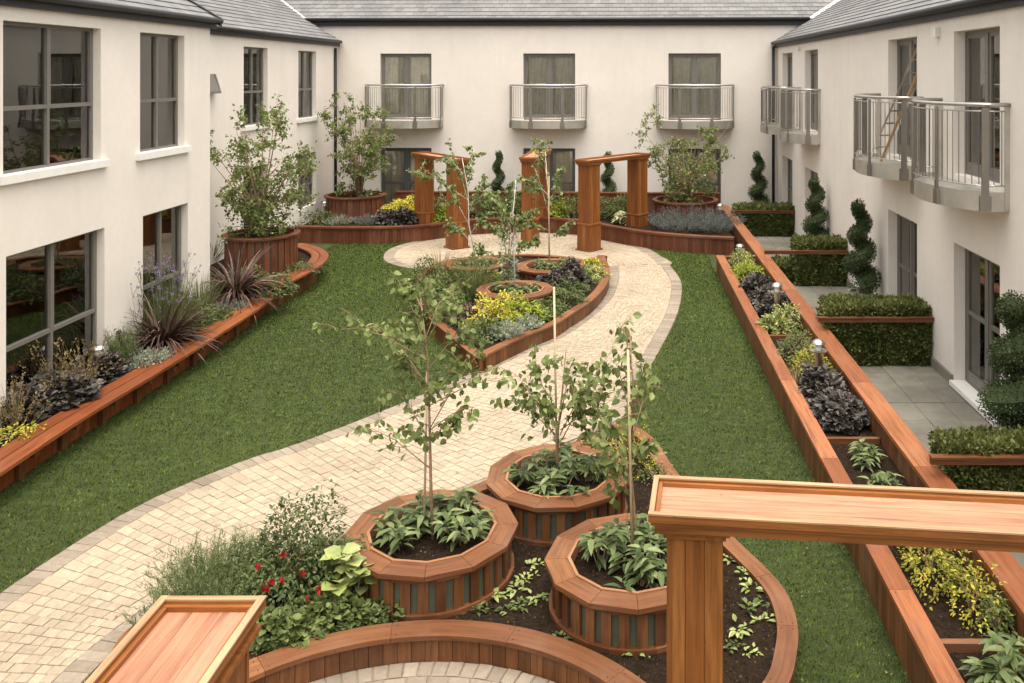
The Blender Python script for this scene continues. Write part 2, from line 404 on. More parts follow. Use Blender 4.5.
# leaf templates: y along the leaf, x across, z up
def leaf_t(wd=.5, fold=.18, droop=.15, seg=2, tipw=0):
    ys = [0] + [i/(seg+0.0) for i in range(1, seg+1)]
    vs = []; fs = []
    for i, y in enumerate(np.linspace(0, 1, seg+2)):
        wv = wd*.5*math.sin(math.pi*min(1, y**.8))**.8 if 0 < y < 1 else 0
        z = -droop*y*y
        if wv == 0: vs.append((0, y, z))
        else: vs += [(-wv, y, z+fold*wv), (0, y, z), (wv, y, z+fold*wv)]
    # indices
    idx = [[0]]; c = 1
    for i in range(seg): idx.append([c, c+1, c+2]); c += 3
    idx.append([c])
    fs += [(0, 2, 1), (0, 3, 2)]
    for i in range(1, seg):
        a, b = idx[i], idx[i+1]
        fs += [(a[0], a[1], b[1], b[0]), (a[1], a[2], b[2], b[1])]
    a = idx[seg]; fs += [(a[0], a[1], c), (a[1], a[2], c)]
    return np.array(vs), fs
T_BIRCH = leaf_t(.72, .25, .12, 2)
T_OVAL = leaf_t(.5, .3, .25, 2)
T_LONG = leaf_t(.36, .35, .45, 3)
T_SMALL = (np.array([(0,0,0), (-.28,.5,.08), (0,1,0), (.28,.5,.08)]), [(0,3,2), (0,2,1)])
T_NEEDLE = (np.array([(-.05,0,0), (.05,0,0), (.03,.6,.02), (0,1,0), (-.03,.6,.02)]), [(0,1,2,4), (4,2,3)])
# lobed round leaf (heuchera)
_a = np.linspace(-2.6, 2.6, 9); _r = [.42,.5,.44,.56,.6,.56,.44,.5,.42]
T_LOBE = (np.array([(0,0,0)]+[(math.sin(a)*r, .45+math.cos(a)*r, .1*math.sin(a*3)) for a, r in zip(_a, _r)]), [(0, i+1, i) for i in range(1, 9)])
T_VINE = leaf_t(.95, .2, .2, 2)

def frames(dirs, ups, roll=0.0):
    d = np.asarray(dirs, float); d = d/np.linalg.norm(d, axis=1, keepdims=True)
    u = np.asarray(ups, float)
    x = np.cross(d, u); ln = np.linalg.norm(x, axis=1, keepdims=True)
    x = np.where(ln < 1e-4, np.array([[1., 0, 0]]), x/np.maximum(ln, 1e-9)); z = np.cross(x, d)
    return np.stack([x, d, z], axis=2)
def rs(n, s=1.0): return np.random.normal(0, s, (n, 3))

# ================================================================== SETTING: ground
gm = MB(); gm.add([(-60,-30,-.012),(60,-30,-.012),(60,90,-.012),(-60,90,-.012)], [(0,1,2,3)])
props(gm.build('ground', M['dirt']), kind='structure')
gm = MB(); gm.add([(-9.2,-3,0),(3.2,-3,0),(3.2,27.9,0),(-9.2,27.9,0)], [(0,1,2,3)])
props(gm.build('lawn', M['turf']), kind='structure')

PL = catmull([(-5.0,2.0),(-5.3,4.5),(-5.42,6.5),(-5.38,7.6),(-5.07,9.04),(-4.48,10.1),(-3.92,10.72),(-3.15,11.79),(-2.48,12.86),(-1.9,14.0),(-1.13,15.3),(-.5,17.3),(-.3,19.0),(-.3,20.6)])
PR = catmull([(-3.6,2.0),(-3.9,4.5),(-4.0,6.2),(-3.85,7.2),(-3.45,7.75),(-2.65,8.45),(-1.53,9.47),(-.6,10.4),(.0,11.5),(.22,12.65),(.43,13.5),(.77,15.06),(1.05,16.57),(1.23,18.1),(1.27,19.3),(1.12,20.7)])
plaza = [tuple(p) for p in catmull([(1.12,20.7),(.9,21.9),(.42,23.3),(-.3,24.2),(-1.19,24.75),(-2.4,25.1),(-3.7,25.05),(-4.8,24.5),(-5.5,23.7),(-5.95,22.6),(-5.8,21.4),(-5.37,20.7),(-4.6,20.1),(-3.5,19.3),(-1.5,19.3),(-.3,20.0)], 8, True)]
strip_poly = [tuple(p) for p in PL]+[tuple(p) for p in PR[::-1]]
pb = MB()
nS = 120
A = resample(PL, n=nS); B = resample(PR, n=nS)
vs = []; fs = []
for a, b_ in zip(A, B): vs += [(a.x,a.y,.004), (b_.x,b_.y,.004)]
for i in range(nS-1): fs.append((2*i, 2*i+1, 2*i+3, 2*i+2))
pb.add(vs, fs)
props(pb.build('path_base', M['sand']), kind='structure')
pb = MB(); flat_poly(pb, plaza, .006)
props(pb.build('plaza_base', M['sand']), kind='structure')

def block(mb, q, z0, z1, gap=.0028, ch=.006):
    """one tumbled block from 4 ground corners (ccw)"""
    c = sum(q, Vector((0,0)))/4
    def sh(p, g):
        d = (c-p); l = d.length; return p+d*(min(g/l, .4))
    h = z1+random.uniform(-.004, .002)
    o = [sh(p, gap*1.4) for p in q]; t = [sh(p, (gap+ch)*1.4) for p in q]
    vs = [(p.x,p.y,z0) for p in o]+[(p.x,p.y,h-ch*.6) for p in o]+[(p.x,p.y,h) for p in t]
    fs = [(8,9,10,11)]
    for k in range(4):
        k2 = (k+1) % 4; fs += [(k,k2,4+k2,4+k), (4+k,4+k2,8+k2,8+k)]
    mb.add(vs, fs)
def ccw(q):
    a = sum(q[i].x*q[(i+1)%4].y-q[(i+1)%4].x*q[i].y for i in range(4))
    return q if a > 0 else q[::-1]
pm = MB(); BW = .22
PLi = offset(resample(PL, n=400), -BW); PRi = offset(resample(PR, n=400), BW)
Ac = resample(PLi, n=200); Bc = resample(PRi, n=200)
mid = [(a+b_)/2 for a, b_ in zip(Ac, Bc)]
mid = [mid[0]]+[sum(mid[max(0,i-6):i+7], Vector((0,0)))/len(mid[max(0,i-6):i+7]) for i in range(1, 199)]+[mid[-1]]
cl = resample(mid, step=.105); nrow = len(cl)
tg = [(cl[min(i+1,nrow-1)]-cl[max(i-1,0)]).normalized() for i in range(nrow)]
tg = [sum(tg[max(0,i-5):i+6], Vector((0,0))).normalized() for i in range(nrow)]
def hit(P, c, nrm):
    best = None
    for a, b_ in zip(P, P[1:]):
        e = b_-a; den = nrm.x*e.y-nrm.y*e.x
        if abs(den) < 1e-9: continue
        w_ = a-c; t = (w_.x*e.y-w_.y*e.x)/den; u_ = (w_.x*nrm.y-w_.y*nrm.x)/den
        if -.001 <= u_ <= 1.001 and t > 0 and (best is None or t < best): best = t
    return best
A = []; B = []
PLe = [PLi[0]+(PLi[0]-PLi[6]).normalized()*2]+PLi+[PLi[-1]+(PLi[-1]-PLi[-7]).normalized()*2]; PRe = [PRi[0]+(PRi[0]-PRi[6]).normalized()*2]+PRi+[PRi[-1]+(PRi[-1]-PRi[-7]).normalized()*2]
for c_, t_ in zip(cl, tg):
    nl_ = Vector((-t_.y, t_.x)); a = hit(PLe, c_, nl_) or hit(PLe, c_, nl_*1.0) or .9; b_ = hit(PRe, c_, -nl_) or .9
    A.append(c_+nl_*min(a, 2.2)); B.append(c_-nl_*min(b_, 2.2))
for i in range(nrow-1):
    wd = (A[i]-B[i]).length; t = random.uniform(0, .1); cuts = [0]
    while True:
        t += random.uniform(.075, .135)/wd
        if t > 1-.06/wd: break
        cuts.append(t)
    cuts.append(1)
    for a, c in zip(cuts, cuts[1:]):
        q = [A[i].lerp(B[i], a), A[i].lerp(B[i], c), A[i+1].lerp(B[i+1], c), A[i+1].lerp(B[i+1], a)]
        block(pm, ccw(q), .0, .016)
pc = Vector((-2.3, 20.4))
r = .35
sp = [tuple(p) for p in PL]+[tuple(p) for p in PR[::-1]]
while r < 6.2:
    n = max(6, int(2*math.pi*r/.13)); off = random.random()
    for k in range(n):
        a0 = 2*math.pi*(k+off)/n; a1 = 2*math.pi*(k+1+off)/n
        q = [pc+Vector((math.cos(a), math.sin(a)))*rr for rr, a in ((r,a0),(r+.135,a0),(r+.135,a1),(r,a1))]
        m_ = sum(q, Vector((0,0)))/4
        if all(inside(plaza, p.x, p.y) for p in q) and not inside(sp, m_.x, m_.y): block(pm, ccw(q), .0, .0175)
    r += .135
props(pm.build('path', M['paver']), kind='structure')
pe = MB()
def edge_blocks(curve, width, z=.016, step=.115):
    # blocks laid across the curve, from the curve to its left by width
    P = resample(curve, step=step); Q = offset(P, width)
    for i in range(len(P)-1):
        if width*.5 > 0 or True:
            mid = (P[i]+Q[i])/2
            block(pe, ccw([P[i], P[i+1], P[i+1].lerp(Q[i+1], .5)if False else Q[i+1], Q[i]]), .0, z)
edge_blocks(PL, -BW); edge_blocks(PR, BW)
pz = [Vector(p) for p in plaza]
edge_blocks([p for p in pz if p.x < -3.0 or p.y > 22.5][0:], .26, .0215) if False else None
left_arc = catmull([(-4.8,24.5),(-5.5,23.7),(-5.95,22.6),(-5.8,21.4),(-5.37,20.7),(-4.6,20.1),(-3.9,19.6)])
edge_blocks(left_arc, .26, .0215)
right_arc = catmull([(1.12,20.7),(.9,21.9),(.42,23.3)])
edge_blocks(right_arc, .28, .0215)
props(pe.build('path_edging', M['paver_grey']), kind='structure')
# near paved circle
NC = Vector((-1.4, 4.83)); NR = 2.06
pcirc = MB()
flatc = [(NC.x+1.9*math.cos(a), NC.y+1.9*math.sin(a)) for a in np.linspace(0, 2*math.pi, 48, endpoint=False)]
flat_poly(pcirc, flatc, .004); props(pcirc.build('circle_base', M['sand']), kind='structure')
pcirc = MB(); r = .3
while r < 1.86:
    dr = .19 if r > 1.6 else .13
    if r+dr > 1.9: dr = 1.9-r
    n = max(6, int(2*math.pi*r/(.105 if r > 1.6 else .15)))
    for k in range(n):
        a0 = 2*math.pi*k/n; a1 = 2*math.pi*(k+1)/n
        block(pcirc, ccw([NC+Vector((math.cos(a), math.sin(a)))*rr for rr, a in ((r,a0),(r+dr,a0),(r+dr,a1),(r,a1))]), 0, .018, .005, .009)
    r += dr
props(pcirc.build('circle_paving', M['paver_grey']), kind='structure')
# patio
pm2 = MB(); pm2.add([(3.1,-2,.002),(4.9,-2,.002),(4.9,27.6,.002),(3.1,27.6,.002)], [(0,1,2,3)])
props(pm2.build('patio_base', M['joint']), kind='structure')
pm2 = MB(); y = 3.0
while y < 27.3:
    for k in range(4):
        x = 3.17+k*.4; block(pm2, [Vector((x,y)), Vector((min(x+.4,4.77),y)), Vector((min(x+.4,4.77),y+.6)), Vector((x,y+.6))], 0, .02, .003, .004)
    y += .6
props(pm2.build('patio', M['slab']), kind='structure')

# ================================================================== BUILDINGS
def wall_panel(mb, O, u, n, length, z0, z1, holes, th=.32):
    """vertical wall from O along u; n is outward; holes (u0,u1,z0,z1)"""
    us = sorted({0, length} | {h[0] for h in holes} | {h[1] for h in holes})
    zs = sorted({z0, z1} | {h[2] for h in holes} | {h[3] for h in holes})
    u = Vector(u); n = Vector(n); O = Vector(O)
    def P(a, d, z): p = O+u*a-n*d; return (p.x, p.y, z)
    flip = (u.x*n.y-u.y*n.x) > 0
    def quad(p):
        mb.add(p if not flip else p[::-1], [(0,1,2,3)])
    for a, b in zip(us, us[1:]):
        for c, d in zip(zs, zs[1:]):
            mu, mz = (a+b)/2, (c+d)/2
            if any(h[0] < mu < h[1] and h[2] < mz < h[3] for h in holes): continue
            quad([P(a,0,c), P(b,0,c), P(b,0,d), P(a,0,d)])
            quad([P(a,th,d), P(b,th,d), P(b,th,c), P(a,th,c)])
    for h in holes:
        a, b, c, d = h
        quad([P(a,0,c), P(a,0,d), P(a,th,d), P(a,th,c)]); quad([P(b,0,d), P(b,0,c), P(b,th,c), P(b,th,d)])
        quad([P(a,0,d), P(b,0,d), P(b,th,d), P(a,th,d)]); quad([P(a,0,c), P(a,th,c), P(b,th,c), P(b,0,c)])
    for a in (0, length):
        q = [P(a,0,z0), P(a,th,z0), P(a,th,z1), P(a,0,z1)]; quad(q if a else q[::-1])

class Wall:
    def __init__(s, O, u, n): s.O = Vector(O); s.u = Vector(u); s.n = Vector(n)
    def p(s, a, out, z): q = s.O+s.u*a+s.n*out; return Vector((q.x, q.y, z))
    def bx(s, mb, a0, a1, o0, o1, z0, z1):
        c = s.O+s.u*((a0+a1)/2)+s.n*((o0+o1)/2)
        mb.obox(c, s.u, s.n, abs(a1-a0)/2, abs(o1-o0)/2, z0, z1)

def add_window(wl, bld, a0, a1, z0, z1, kind='door', rec=.2, mat='frame', sill=False, curtain=True, open_leaf=False, cmat='curtain'):
    """frame mesh (part) with pane, curtain sub-parts"""
    f = MB(); fr = .045; o0, o1 = -rec-.06, -rec
    wl.bx(f, a0+.002, a0+fr, o0, o1, z0, z1-.002); wl.bx(f, a1-fr, a1-.002, o0, o1, z0, z1-.002)
    wl.bx(f, a0+fr, a1-fr, o0, o1, z1-fr, z1-.003); wl.bx(f, a0+fr, a1-fr, o0, o1, z0+.002, z0+fr)
    c = (a0+a1)/2
    if kind == 'door':
        wl.bx(f, c-.045, c+.045, o0, o1+.01, z0+fr, z1-fr)
        for (b0, b1) in ((a0+fr, c-.045), (c+.045, a1-fr)):
            wl.bx(f, b0, b0+.055, o0+.01, o1-.008, z0+fr, z1-fr); wl.bx(f, b1-.055, b1, o0+.01, o1-.008, z0+fr, z1-fr)
            wl.bx(f, b0+.055, b1-.055, o0+.01, o1-.008, z1-fr-.06, z1-fr); wl.bx(f, b0+.055, b1-.055, o0+.01, o1-.008, z0+fr, z0+fr+.13)
            wl.bx(f, b0+.055, b1-.055, o0+.014, o1-.012, z0+.98, z0+1.04)
    elif kind == 'cross':
        zc = z0+(z1-z0)*(.43 if z0 > 2 else .40)
        wl.bx(f, c-.024, c+.024, o0, o1+.01, z0+fr, z1-fr)
        wl.bx(f, a0+fr, c-.024, o0, o1+.008, zc-.026, zc+.026); wl.bx(f, c+.024, a1-fr, o0, o1+.008, zc-.026, zc+.026)
        wl.bx(f, c+.024, c+.055, o0, o1+.004, zc+.026, z1-fr); wl.bx(f, a1-fr-.03, a1-fr, o0, o1+.004, zc+.026, z1-fr)
    wo_ = f.build('window' if kind != 'door' else 'glazed_door', M[mat], bld)
    g = MB(); wl.bx(g, a0+fr, a1-fr, -rec-.036, -rec-.03, z0+fr, z1-fr)
    g.build('pane', M['glass'], wo_)
    if curtain:
        cm = MB(); n_ = 0
        for (b0, b1) in (((a0+.01, a0+(a1-a0)*.42), (a0+(a1-a0)*.56, a1-.01)) if curtain == 2 else ((a0+.01, a1-.01),) if curtain == 3 else ((a0+.01, a0+.27*(a1-a0)), (a1-.27*(a1-a0), a1-.01))):
            k = int((b1-b0)/.014); A = []; Bp = []; ph = random.random()*6
            for i in range(k+1):
                a = b0+(b1-b0)*i/k; of = -rec-.10+.034*math.sin(a*30+ph+1.6*math.sin(a*7+ph))
                q = wl.p(a, of, 0); A.append((q.x, q.y)); q = wl.p(a, of-.006, 0); Bp.append((q.x, q.y))
            cm.ribbon(A, Bp, z0+.01, z1-.03)
        cm.build('curtain', M[cmat], wo_, smooth=False)
    return wo_

def slates(mb, O, u, up, length, rows, cw=.25, ch=.22, keep=None):
    """overlapping slates from eave line O along u, rising along up"""
    O = Vector(O); u = Vector(u).normalized(); up = Vector(up).normalized(); n = u.cross(up)
    if n.z < 0: n = -n
    for j in range(rows):
        off = 0 if j % 2 else cw/2; k = int(length/cw)+1
        for i in range(-1, k+1):
            a0 = max(0, i*cw+off+.003); a1 = min(length, (i+1)*cw+off-.003)
            if a1-a0 < .02: continue
            b0 = j*ch-random.uniform(0, .005); b1 = (j+1)*ch+.05
            mid = O+u*((a0+a1)/2)+up*(b0+ch/2)
            if keep and not keep(mid): continue
            h0, h1 = .022, .004; t = .008
            pts = []
            for (a, bb, hh) in ((a0,b0,h0),(a1,b0,h0),(a1,b1,h1),(a0,b1,h1)): pts.append(O+u*a+up*bb+n*(hh-t))
            top = [p+n*t for p in pts]
            if u.cross(up).dot(n) < 0: pts = pts[::-1]; top = top[::-1]
            mb.hexa([tuple(p) for p in pts], [tuple(p) for p in top])

def balcony(wl, bld, a, z, half=1.17, dep=.78, spiked=False):
    """curved steel balcony centred at a on wall; z = deck level"""
    s0 = .30
    Rr = (half**2+(dep-s0)**2)/(2*(dep-s0)); ac = math.asin(half/Rr)
    arc = [(Rr*math.sin(t), dep-Rr+Rr*math.cos(t)) for t in np.linspace(-ac, ac, 17)]
    plan = [(-half, 0), (-half, s0)]+arc[1:-1]+[(half, s0), (half, 0)]
    def pt(q, k=1.0, z=0): v = wl.p(a+q[0]*k, q[1], z); return v
    deck = MB()
    # fascia band
    A = [pt(q)[:2] for q in plan]; Bi = [pt((q[0]*.985, max(0, q[1]-.012)))[:2] for q in plan]
    deck.ribbon(A, Bi, z-.22, z+.02)
    # deck plate
    poly = [pt((q[0]*.98, max(.0, q[1]-.014))) for q in plan]
    top = [(p.x, p.y, z-.03) for p in poly]; bot = [(p.x, p.y, z-.16) for p in poly]
    m_ = len(top)
    deck.add(top+bot, [tuple(range(m_)), tuple(range(2*m_-1, m_-1, -1))])
    d = deck.build('balcony', M['steel_flat'], bld)
    hr = MB(); rail = [pt(q, 1, z+1.1) for q in [(-half-.02, 0)]+plan[1:-1]+[(half+.02, 0)]]
    hr.tube(rail, .026, 8)
    hr.tube([pt((q[0], q[1]-.0), 1, z+1.02) for q in plan[1:-1]], .010, 6)
    hr.tube([pt(q, 1, z+.10) for q in plan[1:-1]], .010, 6)
    for s in (-1, 1):
        hr.tube([pt((s*half, 0.0), 1, z+1.02), pt((s*half, s0), 1, z+1.02)], .010, 6)
        hr.tube([pt((s*half, 0.0), 1, z+.10), pt((s*half, s0), 1, z+.10)], .010, 6)
    hr.build('handrail', M['steel'], d, smooth=True)
    for q, k in ((plan[1], 0), (arc[5], 1), (arc[11], 1), (plan[-2], 0)):
        po = MB(); p = pt(q); e = .045
        po.obox((p.x, p.y), wl.u, wl.n, e if k else .012, .012 if k else e, z-.20, z+1.06)
        po.obox((p.x, p.y), wl.u, wl.n, .07 if k else .022, .022 if k else .07, z-.21, z-.02)
        po.build('post', M['steel_dark'], d)
    for s in (-1, 1):
        po = MB(); p = pt((s*(half), .03)); po.obox((p.x, p.y), wl.u, wl.n, .012, .03, z-.2, z+1.08)
        po.build('wall_post', M['steel_flat'], d)
    bl = MB()
    full = resample([Vector(pt(q)[:2]) for q in plan], step=.095)
    for p in full[1:-1]:
        bl.tube([(p.x, p.y, z+.10), (p.x, p.y, z+1.02)], .0065, 5)
    bl.build('baluster_row', M['steel_dark'], d)
    return d

def interior(wl, bld, length, zf=(0, 2.95), depth=4.0, z1=5.2):
    r_ = MB()
    wl.bx(r_, .05, length-.05, -depth-.1, -depth, 0, z1)
    k = 0; a = .02
    for a in np.arange(0, length+.1, length/max(2, round(length/4.2))):
        a = min(max(a, .06), length-.06); wl.bx(r_, a-.05, a+.05, -depth+.003, -.33, 0, z1)
    wl.bx(r_, .13, length-.13, -depth+.004, -.335, 2.62, 2.86)
    wl.bx(r_, .13, length-.13, -depth+.004, -.335, z1-.12, z1-.003)
    r_.build('interior', M['room'], bld)
    r_ = MB()
    wl.bx(r_, .13, length-.13, -depth+.006, -.34, 2.865, 2.93); wl.bx(r_, .13, length-.13, -depth+.006, -.34, .0, .06)
    r_.build('interior_floor', M['room_floor'], bld)

# ---- rear wing (faces the camera)
th = math.atan2(-.5, 13.8)
ub = Vector((math.cos(th), math.sin(th))); nb = Vector((ub.y, -ub.x))
O = Vector((-9.05, 27.6))
bw = Wall(O, ub, nb)
bld = thing('building', 'cream rendered rear wing with three steel balconies facing down the courtyard', 'building', (-2.2, 27.4, 0), 'wings of the apartment building')
def ua(px, d=27.35): return ((px-CX)*d/F+9.05)
Lb = 13.85
holes = []; spec = []
for px in (404.5, 549.3, 694.5):
    c = ua(px); holes.append((c-.81, c+.81, 3.07, 5.14)); spec.append((c, 1))
    holes.append((c-.81, c+.81, .08, 2.19)); spec.append((c, 0))
mb = MB(); wall_panel(mb, O, ub, nb, Lb, 0, 6.05, holes); bw.bx(mb, -1.6, -.001, -.32, -.001, 5.0, 6.05); bw.bx(mb, Lb+.001, Lb+1.9, -.32, -.001, 5.0, 6.05); mb.build('wall', M['render_wall'], bld)
for (a0, a1, z0, z1), (c, up) in zip(holes, spec):
    add_window(bw, bld, a0, a1, z0, z1, 'door', .12, 'frame_dark' if not up else 'frame', curtain=3 if up else 2)
interior(bw, bld, Lb, z1=5.9)
for c, up in spec:
    if up: balcony(bw, bld, c, 3.06)
g = MB(); bw.bx(g, -.95, Lb+1.1, .002, .11, 6.0, 6.16); g.build('fascia', M['gutter'], bld)
g = MB(); g.tube([bw.p(-.85, .17, 6.19), bw.p(Lb+.95, .17, 6.19)], .06, 10); g.build('gutter', M['gutter'], bld, smooth=True)
pitch = 38; upv = Vector((-nb.x*math.cos(R(pitch)), -nb.y*math.cos(R(pitch)), math.sin(R(pitch))))
TW = .6   # tan pitch of the wings
def wing_z_left(p): return 5.46+TW*(-8.74-p.x)
def wing_z_right(p): return 5.46+TW*(p.x-4.61)
mb = MB()
slates(mb, bw.p(-4, .16, 6.18), (ub.x, ub.y, 0), upv, Lb+8, 20, keep=lambda p: p.z > wing_z_left(p)-.02 and p.z > wing_z_right(p)-.02)
mb.build('roof', M['slate'], bld)
g = MB()
a = bw.p(-4, .16, 6.15); b2 = bw.p(Lb+4, .16, 6.15); c2 = b2+upv*4.6; d2 = a+upv*4.6
g.add([tuple(a), tuple(b2), tuple(c2), tuple(d2)], [(0,1,2,3)]); g.build('roof_deck', M['gutter'], bld)

def side_building(name, label, X, sgn, y0, y1, eave_out, wins, eave=5.33, verge=False, zlow=2.3, doors=False, sillz=3.26):
    """wing whose courtyard face is the plane x = X; sgn=+1 faces +x (left side), -1 faces -x (right side)"""
    b_ = thing('building', label, 'building', (X, (y0+y1)/2, 0), 'wings of the apartment building')
    wl = Wall((X, y0), (0, 1), (sgn, 0))
    L_ = y1-y0
    holes = [(w_[0]-y0, w_[1]-y0, w_[2], w_[3]) for w_ in wins]
    mb = MB(); wall_panel(mb, (X, y0), (0, 1), (sgn, 0), L_, 0, eave+.02, holes); mb.build('wall', M['render_wall'], b_)
    for w_ in wins:
        add_window(wl, b_, w_[0]-y0, w_[1]-y0, w_[2], w_[3], w_[4], w_[5], w_[6], curtain=w_[7], cmat='curtain_amber' if verge else 'curtain')
        if w_[8]:
            s_ = MB(); wl.bx(s_, w_[0]-y0-.12, w_[1]-y0+.12, -.19, .07, w_[2]-.09, w_[2]+.012); s_.build('sill', M['sill'], b_)
    interior(wl, b_, L_, z1=5.25)
    g = MB(); wl.bx(g, 0, L_+.12 if verge else L_, .002, .07, eave-.02, eave+.14)
    wl.bx(g, -.0, L_+.1 if verge else L_, .072, .14, eave+.075, eave+.10)
    g.build('fascia', M['gutter'], b_)
    g = MB(); g.tube([wl.p(0, .15, eave+.12), wl.p(L_+.10 if verge else L_-.15, .15, eave+.12)], .05, 10); g.build('gutter', M['gutter'], b_, smooth=True)
    u3 = Vector((0, 1, 0)); pa = math.atan(TW); up3 = Vector((-sgn*math.cos(pa), 0, math.sin(pa)))
    mb = MB()
    y1r = y1+.06 if verge else y1+2.5
    o3 = Vector((X+sgn*.16, y0, eave+.13))
    if verge: keep = None
    else: keep = lambda p: p.z > 0 and ((p.y < 27.4) or p.z > 6.15+math.tan(R(pitch))*(p.y-27.35+.036*(p.x+2.2))-.05)
    slates(mb, o3, u3, up3, y1r-y0, 22, keep=keep)
    mb.build('roof', M['slate'], b_)
    g = MB(); q = [o3-Vector((0,0,.02)), o3+u3*(y1r-y0 if verge else 27.4-y0)-Vector((0,0,.02))]
    g.add([tuple(q[0]), tuple(q[1]), tuple(q[1]+up3*4.8), tuple(q[0]+up3*4.8)], [(0,1,2,3)]); g.build('roof_deck', M['gutter'], b_)
    return b_, wl

fw = lambda a, b, z0, z1, k='cross', rec=.11, mat='frame', cur=1, sill=True: (a, b, z0, z1, k, rec, mat, cur, sill)
# left front block
lb, lw = side_building('building', 'cream rendered left front block with large grey cross-barred windows over white sills', -7.35, 1, 3.0, 15.7, .24,
    [fw(10.45,12.41,3.28,5.14), fw(13.42,14.78,3.28,5.14), fw(10.5,12.5,.38,2.32,sill=False), fw(13.5,14.9,.38,2.32,sill=False), fw(5.5,8.2,3.28,5.14), fw(5.5,8.2,.55,2.32,sill=False)], verge=True)
# end wall of the front block and its verge
mb = MB(); mb.box(-14, -7.352, 15.40, 15.7, 0, 5.33); mb.add([(-7.35,15.7,5.33),(-14,15.7,5.33),(-14,15.7,5.33+TW*6.6)], [(0,1,2)])
mb.build('end_wall', M['render_wall'], lb)
vg = MB(); pa = math.atan(TW); a = Vector((-7.17, 15.76, 5.47)); b2 = a+Vector((-math.cos(pa), 0, math.sin(pa)))*4.8
vg.add([tuple(a+Vector((0,dy,dz))) for dy in (-.06,.02) for dz in (-.12,.03)]+[tuple(b2+Vector((0,dy,dz))) for dy in (-.06,.02) for dz in (-.12,.03)],
       [(0,1,3,2),(4,6,7,5),(0,2,6,4),(1,5,7,3),(2,3,7,6),(0,4,5,1)])
vg.build('verge', M['gutter'], lb)
# left rear block
rb, rw = side_building('building', 'cream rendered left rear block set back behind the birch in the tall round planter', -8.9, 1, 15.72, 27.55, .24,
    [fw(20.7,22.1,3.25,5.15,sill=True,cur=2), fw(24.2,25.6,3.25,5.15,cur=2), fw(20.7,22.1,.6,2.25,sill=False), fw(24.2,25.6,.75,2.25,sill=False), fw(16.4,17.7,3.25,5.15,sill=True)], eave=5.38)
dp = MB(); dp.tube([(-8.85,27.2,0),(-8.85,27.2,5.3)], .045, 8); dp.build('downpipe', M['gutter'], rb, smooth=True)
# open top-hung sash
vs_ = MB(); wz = 4.62
def sash(mb, x0, y0, y1, zt, h, out):
    for (ya, yb) in ((y0, y0+.05), (y1-.05, y1)):
        mb.hexa([(x0+out,ya,zt-h),(x0+out+.04,ya,zt-h),(x0+out+.04,yb,zt-h),(x0+out,yb,zt-h)], [(x0,ya,zt),(x0+.04,ya,zt),(x0+.04,yb,zt),(x0,yb,zt)])
    mb.box(x0+out, x0+out+.04, y0+.05, y1-.05, zt-h, zt-h+.05)
    mb.add([(x0+.02,y0+.05,zt),(x0+.02,y1-.05,zt),(x0+out+.02,y1-.05,zt-h+.05),(x0+out+.02,y0+.05,zt-h+.05)], [(0,1,2,3)])
sash(vs_, -8.9, 18.5, 19.2, 4.5, .42, .13); vs_.build('open_sash', M['frame'], rb)
# right wing
def door(c, z0, z1, cur=1): return (c-.77, c+.77, z0, z1, 'door', .16, 'frame', cur, False)
rbd, rwl = side_building('building', 'cream rendered right wing with four curved steel balconies above the patios', 4.77, -1, 2.0, 27.2, .24,
    [door(c, 3.07, 5.11, 2) for c in (25.4,22.2,15.0,11.88)] + [door(c, .1, 2.08, 2) for c in (25.4,22.2,15.0,11.88)] + [door(6.6,3.07,5.11), door(6.6,.1,2.08)])
for c in (25.4, 22.2, 15.0, 11.88): balcony(rwl, rbd, c-1.92, 3.02, half=1.13, dep=.72)
dp = MB(); dp.tube([(4.64,26.98,0),(4.64,26.98,5.35)], .045, 8); dp.build('downpipe', M['gutter'], rbd, smooth=True)
for a, b2 in ((2,11.1),(12.66,14.22),(15.78,21.42),(22.98,24.62),(26.18,27.1)): 
    sk = MB(); sk.box(4.735, 4.768, a, b2, .0, .17); sk.build('plinth', M['slab'], rbd)
for c in (25.4,22.2,15.0,11.88):
    th_ = MB(); th_.box(4.70, 4.766+.15, c-.765, c+.765, .04, .106)
    th_.build('threshold', M['sill'], rbd)
for (yy, zz, s_) in ((13.25, 5.13, .07), (23.6, 5.17, .05)):
    q = MB(); q.box(4.77-.08, 4.768, yy-s_, yy+s_, zz-s_, zz+s_); q.build('security_light', M['white'], rbd)
# inward-open timber door leaf at the near ground floor door
q = MB(); q.box(5.06, 5.12, 11.95+.42, 12.62, .12, 2.0); q.build('inner_door', M['inner_wood'], rbd)
# valley flashings
for s in (-1, 1):
    fl = MB(); pts = []
    for t in np.linspace(0, 3.2, 6):
        if s < 0:
            z = 6.15+t*.5; x = -8.74-(z-5.46)/TW
        else:
            z = 6.15+t*.5; x = 4.61+(z-5.46)/TW
        y = 27.35-.036*(x+2.2)-.16+(z-6.17)/math.tan(R(pitch))
        pts.append(Vector((x, y, z+.035)))
    vs = []; fs = []
    for i, p in enumerate(pts): vs += [tuple(p+Vector((-.09,0,.02))), tuple(p+Vector((.09,0,.02)))]
    for i in range(5): fs.append((2*i,2*i+1,2*i+3,2*i+2))
    fl.add(vs, fs); fl.build('valley_flashing', M['lead'], bld)

